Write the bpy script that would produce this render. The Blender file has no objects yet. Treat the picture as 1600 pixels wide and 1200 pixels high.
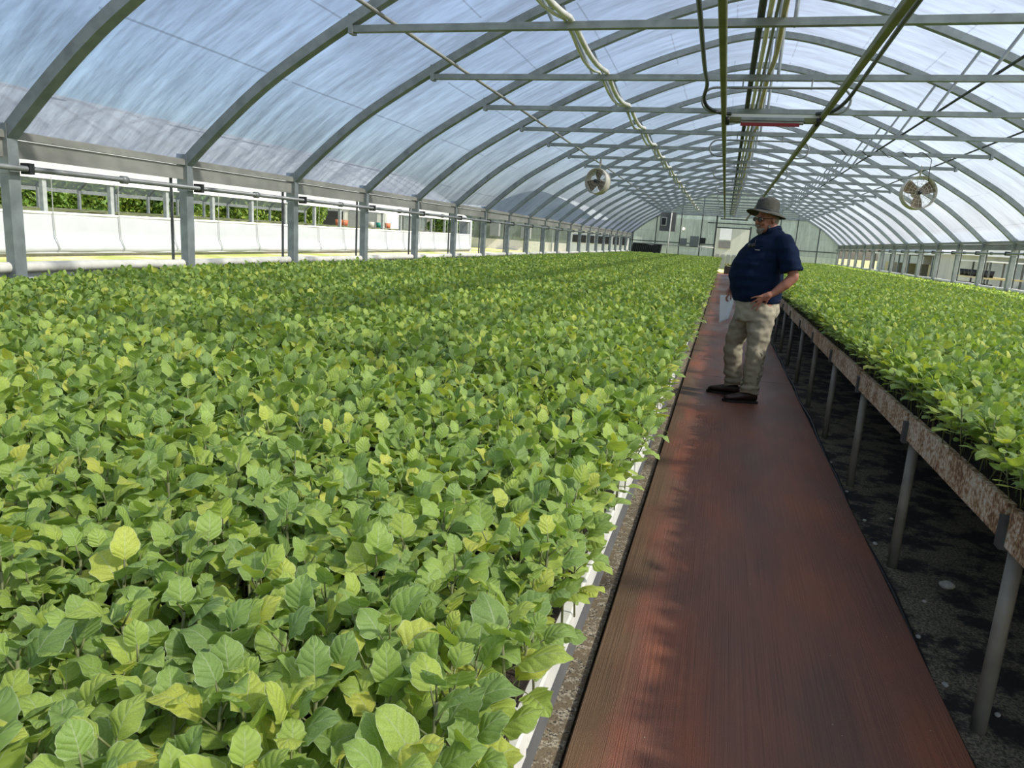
import bpy, bmesh, math, random
from mathutils import Vector, Matrix, Euler, noise
import numpy as np
R = math.radians
random.seed(7); rng = np.random.default_rng(7)
scn = bpy.context.scene
COL = scn.collection

# ---------------------------------------------------------------- camera
CAM_H = 1.412
yaw, pitch, roll, FPX = .2729, .2061, .0641, 1115.07
fwd = Vector((-math.sin(yaw)*math.cos(pitch), math.cos(yaw)*math.cos(pitch), -math.sin(pitch)))
rt = Vector((math.cos(yaw), math.sin(yaw), 0)); up = rt.cross(fwd)
rt2 = rt*math.cos(roll) + up*math.sin(roll); up2 = up*math.cos(roll) - rt*math.sin(roll)
cam = bpy.data.cameras.new('camera'); camo = bpy.data.objects.new('camera', cam); COL.objects.link(camo)
m = Matrix((rt2, up2, -fwd)).transposed().to_4x4(); m.translation = (0, 0, CAM_H); camo.matrix_world = m
cam.sensor_width = 36; cam.lens = FPX*36/1600; cam.clip_start = .02; cam.clip_end = 400
scn.camera = camo

# ---------------------------------------------------------------- world, sun, exposure
SUN_DIR = Vector((.74, -.10, .66)).normalized()      # towards the sun
w = bpy.data.worlds.new('sky'); scn.world = w; w.use_nodes = True
wn = w.node_tree; bg = wn.nodes['Background']
sky = wn.nodes.new('ShaderNodeTexSky'); sky.sky_type = 'NISHITA'; sky.sun_disc = False
sky.sun_elevation = math.asin(SUN_DIR.z); sky.sun_rotation = math.atan2(SUN_DIR.x, SUN_DIR.y)
sky.air_density = 1.1; sky.dust_density = 2.5; sky.ozone_density = 1.2
wn.links.new(sky.outputs[0], bg.inputs[0]); bg.inputs[1].default_value = .25
sl = bpy.data.lights.new('sun', 'SUN'); slo = bpy.data.objects.new('sun', sl); COL.objects.link(slo)
sl.energy = 9.0; sl.angle = R(2.2); sl.color = (1, .93, .80)
slo.rotation_euler = SUN_DIR.to_track_quat('Z', 'Y').to_euler()
scn.view_settings.view_transform = 'Standard'; scn.view_settings.look = 'None'
scn.view_settings.exposure = 0.0; scn.view_settings.gamma = 1; scn.view_settings.use_curve_mapping = False
scn.cycles.max_bounces = 8; scn.cycles.diffuse_bounces = 4; scn.cycles.transparent_max_bounces = 16

# ---------------------------------------------------------------- materials
def nt(name):
    m = bpy.data.materials.new(name); m.use_nodes = True
    t = m.node_tree; t.nodes.clear()
    out = t.nodes.new('ShaderNodeOutputMaterial')
    return m, t, out
def N(t, kind, **kw):
    n = t.nodes.new(kind)
    for k, v in kw.items():
        if k in n.inputs: n.inputs[k].default_value = v
        else: setattr(n, k, v)
    return n
def ramp(t, src, stops):
    r = t.nodes.new('ShaderNodeValToRGB'); t.links.new(src, r.inputs[0])
    e = r.color_ramp.elements
    while len(e) < len(stops): e.new(.5)
    for i, (p, c) in enumerate(stops): e[i].position = p; e[i].color = (*c, 1) if len(c) == 3 else c
    return r
def mat(name, col, rough=.6, metal=0, var=.12, scale=6, stretch=(1, 1, 1), bump=0, bscale=60, spec=.5, col2=None):
    m, t, out = nt(name)
    b = N(t, 'ShaderNodeBsdfPrincipled', Roughness=rough, Metallic=metal); b.inputs['Specular IOR Level'].default_value = spec
    tc = N(t, 'ShaderNodeTexCoord'); mp = N(t, 'ShaderNodeMapping'); mp.inputs['Scale'].default_value = stretch
    t.links.new(tc.outputs['Object'], mp.inputs[0])
    nz = N(t, 'ShaderNodeTexNoise', Scale=scale, Detail=5.0); t.links.new(mp.outputs[0], nz.inputs['Vector'])
    c2 = col2 or tuple(min(1, c*(1-var*2)) for c in col)
    r = ramp(t, nz.outputs[0], [(.35, c2), (.62, col)])
    t.links.new(r.outputs[0], b.inputs['Base Color'])
    if bump:
        n2 = N(t, 'ShaderNodeTexNoise', Scale=bscale, Detail=4.0); t.links.new(mp.outputs[0], n2.inputs['Vector'])
        bp = N(t, 'ShaderNodeBump', Strength=bump, Distance=.01); t.links.new(n2.outputs[0], bp.inputs['Height'])
        t.links.new(bp.outputs[0], b.inputs['Normal'])
    t.links.new(b.outputs[0], out.inputs[0])
    return m
M = {}
M['galv'] = mat('galvanized_steel', (.30, .335, .34), .5, .3, .12, 9, bump=.05)
M['galv_old'] = mat('aged_galvanized_steel', (.31, .31, .28), .6, .15, .15, 5, (1, .3, 1), bump=.05)
M['leg'] = mat('dull_steel_leg', (.30, .28, .24), .55, .2, .12, 9)
M['pipe'] = mat('grey_pipe', (.25, .265, .26), .45, .3, .1, 8)
M['white_pipe'] = mat('off_white_plastic_pipe', (.78, .76, .68), .45, 0, .1, 5)
M['cream'] = mat('cream_enamel', (.62, .58, .48), .45, 0, .12, 10)
M['blade'] = mat('brown_dusty_fan_blade', (.24, .18, .115), .6, 0, .2, 12)
M['olive'] = mat('olive_aged_rail', (.19, .20, .10), .55, .3, .15, 4)
M['dark'] = mat('black_rubber', (.018, .02, .02), .55, 0, .2, 10)
M['darksteel'] = mat('dark_steel', (.09, .10, .10), .5, .4, .15, 10)
M['hose'] = mat('dark_green_black_hose', (.035, .045, .045), .4, 0, .1, 10)
M['yellow'] = mat('yellowed_clear_tube', (.45, .38, .17), .35, 0, .1, 4)
M['red'] = mat('red_enamel', (.24, .010, .014), .4, 0, .05, 6)
M['foam'] = mat('white_foam', (.78, .76, .68), .8, 0, .08, 14, bump=.1, bscale=150)
M['white'] = mat('white_curtain', (.60, .62, .63), .6, 0, .04, 2, bump=.1, bscale=5)
M['beam_grey'] = mat('grey_painted_beam', (.16, .16, .155), .6, 0, .1, 10)
M['box_grey'] = mat('grey_metal_box', (.22, .24, .24), .5, .2, .05, 4)
M['khaki'] = mat('khaki_cotton', (.34, .30, .21), .85, 0, .07, 18, bump=.25, bscale=14)
M['navy'] = mat('navy_polo_fabric', (.0045, .012, .036), .9, 0, .12, 20, bump=.3, bscale=12, spec=.12)
M['skin'] = mat('sun_reddened_skin', (.34, .14, .09), .55, 0, .10, 30)
M['curtain'] = mat('blue_white_translucent_curtain', (.27, .295, .32), .6, 0, .04, 2, bump=.1, bscale=5)
M['hat'] = mat('weathered_grey_canvas', (.075, .072, .060), .9, 0, .2, 18, bump=.3, bscale=40)
M['beard'] = mat('grey_beard_hair', (.26, .225, .185), .9, 0, .25, 90, bump=.5, bscale=200)
M['shoe'] = mat('dark_brown_leather', (.055, .033, .026), .5, 0, .2, 20)
M['sole'] = mat('black_sole', (.012, .011, .011), .7, 0, .2, 20)
M['paper'] = mat('white_paper', (.80, .82, .85), .7, 0, .02, 4)
M['paint_white'] = mat('white_painted_metal', (.75, .77, .76), .5, 0, .05, 4)
M['wall_cream'] = mat('pale_building_siding', (.50, .52, .47), .7, 0, .08, 3, (1, 1, .2))
M['roof_grey'] = mat('grey_shingle', (.20, .20, .20), .8, 0, .2, 6)
M['stone'] = mat('pale_stone', (.55, .53, .47), .8, 0, .15, 40, bump=.3)
M['bark'] = mat('tree_bark', (.10, .075, .05), .9, 0, .3, 10, bump=.4)
M['orange'] = mat('orange_plastic', (.75, .22, .10), .5, 0, .05)
M['teal'] = mat('teal_plastic', (.03, .28, .22), .5, 0, .05)

# glass of spectacles
m, t, out = nt('dark_glass'); b = N(t, 'ShaderNodeBsdfPrincipled', Roughness=.35); b.inputs['Base Color'].default_value = (.01, .01, .012, 1)
t.links.new(b.outputs[0], out.inputs[0]); M['glass'] = m
m, t, out = nt('lit_bulb'); b = N(t, 'ShaderNodeEmission', Strength=9.0); b.inputs[0].default_value = (1, .86, .6, 1)
t.links.new(b.outputs[0], out.inputs[0]); M['bulb'] = m

# translucent film: streaked polythene for roofs, ribbed for end walls
def film(name, transp, tcol, dcol, streak=True, rough_mix=.35):
    m, t, out = nt(name)
    uv = N(t, 'ShaderNodeUVMap'); uv.uv_map = 'uv'
    def noise_at(sx, sy, sc, det=6.0, rough=.6):
        mp = N(t, 'ShaderNodeMapping'); mp.inputs['Scale'].default_value = (sx, sy, 1)
        t.links.new(uv.outputs[0], mp.inputs[0])
        nz = N(t, 'ShaderNodeTexNoise', Scale=sc, Detail=det, Roughness=rough); t.links.new(mp.outputs[0], nz.inputs['Vector'])
        return nz.outputs[0]
    a = noise_at(4.5, .5, 1.6, 8.0, .68)            # streaks running down the slope
    c = noise_at(.5, .5, 1.2, 4.0)                 # cloudy patches
    d = noise_at(14, 2.2, 2.2, 6.0, .7)            # fine scratches
    def math_(op, x, y):
        n = N(t, 'ShaderNodeMath', operation=op)
        for i, v in enumerate((x, y)):
            if isinstance(v, (int, float)): n.inputs[i].default_value = v
            else: t.links.new(v, n.inputs[i])
        return n.outputs[0]
    s = math_('ADD', math_('MULTIPLY', a, .5), math_('ADD', math_('MULTIPLY', c, .25), math_('MULTIPLY', d, .25)))
    # faint creases running along the house
    sep = N(t, 'ShaderNodeSeparateXYZ'); t.links.new(uv.outputs[0], sep.inputs[0])
    wob = noise_at(.25, 0.9, 1.0, 2.0)
    cr = math_('ABSOLUTE', math_('SUBTRACT', math_('FRACT', math_('ADD', math_('MULTIPLY', sep.outputs[1], 1.15), math_('MULTIPLY', wob, .10)), 0.0), .5), 0)
    crl = math_('MULTIPLY', math_('LESS_THAN', cr, .010), math_('GREATER_THAN', c, .48))
    dirt = math_('SUBTRACT', s, math_('MULTIPLY', crl, .11))
    tr = N(t, 'ShaderNodeBsdfTransparent'); tl = N(t, 'ShaderNodeBsdfTranslucent'); df = N(t, 'ShaderNodeBsdfDiffuse')
    rc = ramp(t, dirt, [(.40, tuple(x*.48 for x in tcol)), (.50, tuple(x*.74 for x in tcol)), (.60, tcol)])
    rd = ramp(t, dirt, [(.38, tuple(x*.55 for x in dcol)), (.60, dcol)])
    t.links.new(rc.outputs[0], tr.inputs[0]); t.links.new(rd.outputs[0], tl.inputs[0]); t.links.new(rd.outputs[0], df.inputs[0])
    m1 = N(t, 'ShaderNodeMixShader'); m1.inputs[0].default_value = rough_mix; t.links.new(tl.outputs[0], m1.inputs[1]); t.links.new(df.outputs[0], m1.inputs[2])
    m2 = N(t, 'ShaderNodeMixShader')
    rf = ramp(t, dirt, [(.40, (1-transp*.8,)*3), (.60, (1-transp*1.1,)*3)])
    t.links.new(rf.outputs[0], m2.inputs[0]); t.links.new(tr.outputs[0], m2.inputs[1]); t.links.new(m1.outputs[0], m2.inputs[2])
    t.links.new(m2.outputs[0], out.inputs[0])
    return m
M['roof'] = film('weathered_polythene', .50, (.84, .88, .95), (.52, .58, .70))
M['endwall'] = film('green_grey_corrugated_panel', .12, (.8, .95, .9), (.56, .64, .58))
M['nbroof'] = film('neighbour_polythene', .62, (.97, .98, 1.0), (.92, .96, .99), rough_mix=.75)

# path: red stained, brush-combed concrete
m, t, out = nt('red_stained_concrete')
b = N(t, 'ShaderNodeBsdfPrincipled'); tc = N(t, 'ShaderNodeTexCoord')
def nz(sx, sy, sc, det=5.0, rough=.6):
    mp = N(t, 'ShaderNodeMapping'); mp.inputs['Scale'].default_value = (sx, sy, 1); t.links.new(tc.outputs['Object'], mp.inputs[0])
    n = N(t, 'ShaderNodeTexNoise', Scale=sc, Detail=det, Roughness=rough); t.links.new(mp.outputs[0], n.inputs['Vector']); return n.outputs[0]
broom = nz(110, .5, 2.2, 3, .55); fine = nz(1, 1, 260, 2); cloud = nz(1.6, .5, 1.5, 5, .6); big = nz(1, .35, .9, 3)
c1 = ramp(t, cloud, [(.36, (.175, .088, .058)), (.5, (.235, .095, .060)), (.68, (.34, .11, .05))])
c2 = ramp(t, broom, [(.38, (.72,)*3), (.50, (.98,)*3), (.62, (1.12,)*3)])
mx = N(t, 'ShaderNodeMix', data_type='RGBA', blend_type='MULTIPLY'); mx.inputs[0].default_value = .8
sx = N(t, 'ShaderNodeSeparateXYZ'); t.links.new(tc.outputs['Object'], sx.inputs[0])
wb_ = N(t, 'ShaderNodeMath', operation='MULTIPLY_ADD'); t.links.new(cloud, wb_.inputs[0]); wb_.inputs[1].default_value = .45; t.links.new(sx.outputs[0], wb_.inputs[2])
er = ramp(t, wb_.outputs[0], [(.0, (.8, .8, .8)), (.10, (0, 0, 0))])       # algae stain along the left edge
me_ = N(t, 'ShaderNodeMix', data_type='RGBA'); me_.inputs[7].default_value = (.15, .10, .05, 1); t.links.new(er.outputs[0], me_.inputs[0]); t.links.new(c1.outputs[0], me_.inputs[6])
t.links.new(me_.outputs[2], mx.inputs[6]); t.links.new(c2.outputs[0], mx.inputs[7])
# pale specks of grit
vor = N(t, 'ShaderNodeTexVoronoi', Scale=15.0); t.links.new(tc.outputs['Object'], vor.inputs['Vector'])
spk = N(t, 'ShaderNodeMath', operation='LESS_THAN'); spk.inputs[1].default_value = .035; t.links.new(vor.outputs['Distance'], spk.inputs[0])
mx2 = N(t, 'ShaderNodeMix', data_type='RGBA'); mx2.inputs[7].default_value = (.5, .42, .33, 1)
t.links.new(spk.outputs[0], mx2.inputs[0]); t.links.new(mx.outputs[2], mx2.inputs[6])
t.links.new(mx2.outputs[2], b.inputs['Base Color'])
rr = ramp(t, big, [(.4, (.34,)*3), (.62, (.62,)*3)]); t.links.new(rr.outputs[0], b.inputs['Roughness'])
hs = N(t, 'ShaderNodeMath', operation='ADD'); t.links.new(broom, hs.inputs[0]); t.links.new(fine, hs.inputs[1])
bp = N(t, 'ShaderNodeBump', Strength=.7, Distance=.004); t.links.new(hs.outputs[0], bp.inputs['Height']); t.links.new(bp.outputs[0], b.inputs['Normal'])
t.links.new(b.outputs[0], out.inputs[0]); M['path'] = m

def speckle(name, cols, scale, big=1.4, contrast=(.42, .58), bump=.8):
    m, t, out = nt(name); b = N(t, 'ShaderNodeBsdfPrincipled', Roughness=.9); tc = N(t, 'ShaderNodeTexCoord')
    n1 = N(t, 'ShaderNodeTexNoise', Scale=scale, Detail=4.0, Roughness=.7); n2 = N(t, 'ShaderNodeTexNoise', Scale=big, Detail=6.0, Roughness=.65)
    for n in (n1, n2): t.links.new(tc.outputs['Object'], n.inputs['Vector'])
    r1 = ramp(t, n1.outputs[0], [(contrast[0], cols[0]), (contrast[1], cols[1])])
    r2 = ramp(t, n2.outputs[0], [(.44, (0, 0, 0)), (.54, (1, 1, 1))])
    mx = N(t, 'ShaderNodeMix', data_type='RGBA'); mx.inputs[7].default_value = (*cols[2], 1)
    t.links.new(r2.outputs[0], mx.inputs[0]); t.links.new(r1.outputs[0], mx.inputs[6]); t.links.new(mx.outputs[2], b.inputs['Base Color'])
    bp = N(t, 'ShaderNodeBump', Strength=bump, Distance=.01); t.links.new(n1.outputs[0], bp.inputs['Height']); t.links.new(bp.outputs[0], b.inputs['Normal'])
    t.links.new(b.outputs[0], out.inputs[0]); return m
M['floor'] = speckle('sandy_black_weed_mat', ((.07, .06, .042), (.30, .26, .17), (.022, .021, .018)), 90, 5.0)
M['gravel'] = speckle('brown_gravel', ((.035, .03, .024), (.52, .45, .32), (.22, .17, .10)), 110, 28.0, (.42, .54))
M['ground'] = speckle('dry_grass_and_sand', ((.42, .35, .17), (.62, .56, .42), (.26, .30, .07)), 14, .35)
M['mix'] = speckle('potting_mix', ((.018, .012, .008), (.085, .055, .035), (.03, .02, .014)), 160, 20)
M['board'] = None
m, t, out = nt('rust_stained_board'); b = N(t, 'ShaderNodeBsdfPrincipled', Roughness=.8); tc = N(t, 'ShaderNodeTexCoord')
n1 = N(t, 'ShaderNodeTexNoise', Scale=5.0, Detail=6.0, Roughness=.7); n2 = N(t, 'ShaderNodeTexNoise', Scale=70.0, Detail=4.0)
for n in (n1, n2): t.links.new(tc.outputs['Object'], n.inputs['Vector'])
ad = N(t, 'ShaderNodeMath', operation='ADD'); t.links.new(n1.outputs[0], ad.inputs[0]); t.links.new(n2.outputs[0], ad.inputs[1])
r = ramp(t, ad.outputs[0], [(.40, (.15, .075, .035)), (.47, (.34, .19, .09)), (.52, (.50, .38, .25)), (.60, (.66, .58, .46))])
hm = N(t, 'ShaderNodeMath', operation='MULTIPLY'); hm.inputs[1].default_value = .5; t.links.new(ad.outputs[0], hm.inputs[0]); t.links.new(hm.outputs[0], r.inputs[0])
t.links.new(r.outputs[0], b.inputs['Base Color']); t.links.new(b.outputs[0], out.inputs[0]); M['board'] = m

# leaf: per-leaf tone, pale veins, translucent blade
def leaf_mat(name, cols, edge=(.50, .55, .38)):
    m, t, out = nt(name)
    uv = N(t, 'ShaderNodeUVMap'); uv.uv_map = 'uv'; sep = N(t, 'ShaderNodeSeparateXYZ'); t.links.new(uv.outputs[0], sep.inputs[0])
    at = N(t, 'ShaderNodeAttribute', attribute_name='tone'); oi = N(t, 'ShaderNodeObjectInfo')
    def mt(op, x, y=0.0):
        n = N(t, 'ShaderNodeMath', operation=op)
        for i, v in enumerate((x, y)):
            if isinstance(v, (int, float)): n.inputs[i].default_value = v
            else: t.links.new(v, n.inputs[i])
        return n.outputs[0]
    tone = mt('FRACT', mt('ADD', at.outputs['Fac'], mt('MULTIPLY', oi.outputs['Random'], 1.0)))
    r = ramp(t, tone, cols)
    tc = N(t, 'ShaderNodeTexCoord'); nzz = N(t, 'ShaderNodeTexNoise', Scale=38.0, Detail=3.0); t.links.new(tc.outputs['Object'], nzz.inputs['Vector'])
    ax = mt('ABSOLUTE', sep.outputs[0])
    mid = mt('LESS_THAN', ax, .035)
    vs = mt('ABSOLUTE', mt('SUBTRACT', mt('FRACT', mt('SUBTRACT', mt('MULTIPLY', sep.outputs[1], 5.0), mt('MULTIPLY', ax, 1.6))), .5))
    vein = mt('LESS_THAN', vs, .045)
    rim = mt('GREATER_THAN', ax, .95)
    fac = mt('MAXIMUM', mt('MULTIPLY', mid, .45), mt('MAXIMUM', mt('MULTIPLY', vein, .16), mt('MULTIPLY', rim, .55)))
    mx = N(t, 'ShaderNodeMix', data_type='RGBA'); mx.inputs[7].default_value = (*edge, 1)
    t.links.new(fac, mx.inputs[0])
    br = ramp(t, nzz.outputs[0], [(.35, (.82,)*3), (.65, (1.12,)*3)])
    ml = N(t, 'ShaderNodeMix', data_type='RGBA', blend_type='MULTIPLY'); ml.inputs[0].default_value = 1
    t.links.new(r.outputs[0], ml.inputs[6]); t.links.new(br.outputs[0], ml.inputs[7]); t.links.new(ml.outputs[2], mx.inputs[6])
    b = N(t, 'ShaderNodeBsdfPrincipled', Roughness=.52); b.inputs['Specular IOR Level'].default_value = .35
    t.links.new(mx.outputs[2], b.inputs['Base Color'])
    bp = N(t, 'ShaderNodeBump', Strength=.5, Distance=.0015)
    t.links.new(mt('MULTIPLY', mt('SINE', mt('MULTIPLY', vs, 3.14)), 1.0), bp.inputs['Height']); t.links.new(bp.outputs[0], b.inputs['Normal'])
    tl = N(t, 'ShaderNodeBsdfTranslucent')
    yl = N(t, 'ShaderNodeMix', data_type='RGBA', blend_type='MULTIPLY'); yl.inputs[0].default_value = 1; yl.inputs[7].default_value = (1.15, 1.2, .5, 1)
    t.links.new(mx.outputs[2], yl.inputs[6]); t.links.new(yl.outputs[2], tl.inputs[0])
    ms = N(t, 'ShaderNodeMixShader'); ms.inputs[0].default_value = .34
    t.links.new(b.outputs[0], ms.inputs[1]); t.links.new(tl.outputs[0], ms.inputs[2]); t.links.new(ms.outputs[0], out.inputs[0])
    return m
LC = [(0, (.21, .32, .09)), (.3, (.28, .41, .095)), (.62, (.36, .49, .10)), (.90, (.45, .55, .10)), (.985, (.58, .60, .10))]
M['leaf'] = leaf_mat('eggplant_leaf', LC)
M['stem'] = mat('seedling_stem', (.20, .22, .08), .6, 0, .2, 30)
M['bush'] = leaf_mat('shrub_leaf', [(0, (.05, .11, .02)), (.5, (.10, .19, .03)), (1, (.20, .27, .05))], (.12, .2, .05))

# ---------------------------------------------------------------- mesh building
class MB:
    def __init__(s): s.v = []; s.f = []; s.uv = None
    def add(s, vs, fs):
        o = len(s.v); s.v += [tuple(v) for v in vs]; s.f += [tuple(i+o for i in f) for f in fs]; return s
    def box(s, x0, x1, y0, y1, z0, z1, b=0):
        vs = [(x, y, z) for z in (z0, z1) for y in (y0, y1) for x in (x0, x1)]
        return s.add(vs, [(0, 2, 3, 1), (4, 5, 7, 6), (0, 1, 5, 4), (1, 3, 7, 5), (3, 2, 6, 7), (2, 0, 4, 6)])
    def tube(s, pts, r, n=8, cap=True, rs=None):
        pts = [Vector(p) for p in pts]; vs = []; fs = []
        prev = None
        for i, p in enumerate(pts):
            d = (pts[min(i+1, len(pts)-1)] - pts[max(i-1, 0)]).normalized()
            if prev is None:
                a = Vector((0, 0, 1)) if abs(d.z) < .9 else Vector((1, 0, 0)); u = d.cross(a).normalized()
            else:
                u = (prev - d*prev.dot(d)).normalized()
            prev = u; v = d.cross(u); rr = rs[i] if rs else r
            for k in range(n):
                a = 2*math.pi*k/n; vs.append(p + (u*math.cos(a) + v*math.sin(a))*rr)
        for i in range(len(pts)-1):
            for k in range(n): fs.append((i*n+k, i*n+(k+1) % n, (i+1)*n+(k+1) % n, (i+1)*n+k))
        if cap: fs += [tuple(range(n))[::-1], tuple((len(pts)-1)*n+k for k in range(n))]
        return s.add(vs, fs)
    def bar(s, pts, w, h, side=Vector((0, 1, 0))):      # rectangular bar swept along a path; 'side' is the width direction
        pts = [Vector(p) for p in pts]; vs = []; fs = []
        for i, p in enumerate(pts):
            d = (pts[min(i+1, len(pts)-1)] - pts[max(i-1, 0)]).normalized(); sd = (side - d*side.dot(d)).normalized(); n = d.cross(sd)
            for a, c in ((-1, -1), (1, -1), (1, 1), (-1, 1)): vs.append(p + sd*a*w/2 + n*c*h/2)
        for i in range(len(pts)-1):
            for k in range(4): fs.append((i*4+k, i*4+(k+1) % 4, (i+1)*4+(k+1) % 4, (i+1)*4+k))
        fs += [(3, 2, 1, 0), tuple((len(pts)-1)*4+k for k in range(4))]
        return s.add(vs, fs)
    def sphere(s, c, r, sx=1, sy=1, sz=1, nu=12, nv=8, rot=None):
        vs = []; fs = []
        for j in range(nv+1):
            ph = math.pi*j/nv
            for i in range(nu):
                a = 2*math.pi*i/nu; v = Vector((r*sx*math.sin(ph)*math.cos(a), r*sy*math.sin(ph)*math.sin(a), r*sz*math.cos(ph)))
                if rot: v = rot @ v
                vs.append(Vector(c)+v)
        for j in range(nv):
            for i in range(nu): fs.append((j*nu+i, (j+1)*nu+i, (j+1)*nu+(i+1) % nu, j*nu+(i+1) % nu))
        return s.add(vs, fs)
    def loft(s, rings, n=20, cap=True):     # rings: (centre, ax, ay, rotz)
        vs = []; fs = []
        for c, ax, ay, rz in rings:
            for k in range(n):
                a = 2*math.pi*k/n; x = ax*math.cos(a); y = ay*math.sin(a)
                vs.append((c[0]+x*math.cos(rz)-y*math.sin(rz), c[1]+x*math.sin(rz)+y*math.cos(rz), c[2]))
        for i in range(len(rings)-1):
            for k in range(n): fs.append((i*n+k, i*n+(k+1) % n, (i+1)*n+(k+1) % n, (i+1)*n+k))
        if cap: fs += [tuple(range(n))[::-1], tuple((len(rings)-1)*n+k for k in range(n))]
        return s.add(vs, fs)
    def build(s, name, m, parent=None, smooth=False, origin=None, bevel=0):
        me = bpy.data.meshes.new(name); vs = s.v
        if origin is not None: o_ = Vector(origin); vs = [tuple(Vector(v)-o_) for v in vs]
        me.from_pydata(vs, [], s.f); me.validate()
        bm = bmesh.new(); bm.from_mesh(me); bmesh.ops.recalc_face_normals(bm, faces=bm.faces)
        if bevel: bmesh.ops.bevel(bm, geom=list(bm.edges), offset=bevel, segments=1, affect='EDGES')
        bm.to_mesh(me); bm.free()
        if smooth: me.polygons.foreach_set('use_smooth', [True]*len(me.polygons))
        me.materials.append(m if not isinstance(m, str) else M[m])
        o = bpy.data.objects.new(name, me); COL.objects.link(o)
        if origin is not None: o.location = origin
        if parent is not None: o.parent = parent
        return o
def tag(o, label=None, cat=None, group=None, kind=None):
    if label: o['label'] = label
    if cat: o['category'] = cat
    if group: o['group'] = group
    if kind: o['kind'] = kind
    return o
def thing(name, label, cat, loc=(0, 0, 0), group=None, rz=0):
    o = bpy.data.objects.new(name, None); COL.objects.link(o); o.location = loc; o.rotation_euler = (0, 0, rz)
    o.empty_display_size = .1
    return tag(o, label, cat, group)
def copy_tree(o, parent=None):
    c = o.copy(); COL.objects.link(c); c.parent = parent
    for ch in list(o.children): copy_tree(ch, c)
    return c
ORD = ['nearest', 'second', 'third', 'fourth', 'fifth', 'sixth', 'seventh', 'eighth', 'ninth', 'tenth', 'eleventh', 'twelfth', 'thirteenth', 'fourteenth',
       'fifteenth', 'sixteenth', 'seventeenth', 'eighteenth', 'nineteenth', 'twentieth', 'twenty-first', 'twenty-second', 'twenty-third', 'twenty-fourth',
       'twenty-fifth', 'twenty-sixth', 'twenty-seventh', 'twenty-eighth', 'twenty-ninth', 'thirtieth', 'thirty-first', 'thirty-second', 'thirty-third', 'thirty-fourth', 'thirty-fifth']
def ordn(i): return ORD[i] if i < len(ORD) else f'{i+1}th'

S = 1.83
def bay(n): return (1.2954+n)*S
CX, HW = .255, 5.375                      # centre line and half width of the house
XL, XR = CX-HW, CX+HW
PROF = [(-HW, 1.88), (-5.0, 2.21), (-4.5, 2.60), (-4, 2.91), (-3.5, 3.19), (-3, 3.45), (-2.5, 3.69), (-2, 3.90), (-1.5, 4.09), (-1, 4.245), (-.5, 4.37), (0, 4.43)]
PROF = PROF + [(-x, z) for x, z in PROF[:-1][::-1]]
def _smooth(P, k=4):
    out = []
    for i in range(len(P)-1):
        p0 = P[max(i-1, 0)]; p1 = P[i]; p2 = P[i+1]; p3 = P[min(i+2, len(P)-1)]
        for j in range(k):
            u = j/k; out.append(tuple(.5*(2*b+(c-a)*u+(2*a-5*b+4*c-d)*u*u+(3*b-a-3*c+d)*u**3) for a, b, c, d in zip(p0, p1, p2, p3)))
    return out+[P[-1]]
PROF = _smooth(PROF, 3)
def prof_pts(off=0):
    out = []
    for i, (x, z) in enumerate(PROF):
        a = Vector(PROF[max(i-1, 0)]); b = Vector(PROF[min(i+1, len(PROF)-1)]); d = (b-a).normalized(); n = Vector((-d.y, d.x))
        out.append((x+n.x*off, z+n.y*off))
    return out
Y_END = bay(21)

# ---------------------------------------------------------------- ground and floor
def ground_mesh():
    b = MB(); nx, ny = 60, 40; xs = np.concatenate([[-300, -160], np.linspace(-70, 70, nx-4), [160, 300]]); ys = np.concatenate([np.linspace(-12, 120, ny-2), [220, 350]])
    def gz(x, y):
        if XL-.5 < x < XR+.5 and y < Y_END+1: return -.09
        d = max(0, XL-x, x-XR, (y-Y_END)*.5)
        return -.09+min(.38, d*.045) if x < 0 else -.09+min(.1, d*.02)
    vs = [(x, y, gz(x, y)) for y in ys for x in xs]
    fs = [(j*nx+i, j*nx+i+1, (j+1)*nx+i+1, (j+1)*nx+i) for j in range(ny-1) for i in range(nx-1)]
    b.add(vs, fs); return b
tag(ground_mesh().build('ground', 'ground', smooth=True), 'dry grass and pale sand around the greenhouse', 'ground', kind='structure')
fl = MB().box(XL-.1, XR+.1, -3, Y_END, -.085, -.055).build('floor', 'floor'); tag(fl, 'dark sandy weed mat under the benches', 'floor', kind='structure')
pth = MB()
PXL, PXR = -.264, .864
y = -2.0
nseg = 15; segL = 3.05
for i in range(nseg):
    y0 = -1.0 if i == 0 else 8.2+(i-1)*6.1; y1 = 8.2+i*6.1-.006
    if y1 > 43.5: y1 = 43.5
    if y0 >= 43.4: break
    pth.box(PXL, PXR, y0, y1, -.06, 0)
po = pth.build('walkway', 'path', bevel=.004); tag(po, 'reddish brown brushed concrete walkway between the two benches', 'walkway', kind='structure')
gs = MB().box(PXL-.30, PXL-.012, -1, Y_END, -.058, -.030).build('gravel_strip', 'gravel'); tag(gs, 'strip of brown gravel along the left edge of the walkway', 'gravel', kind='structure')

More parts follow.
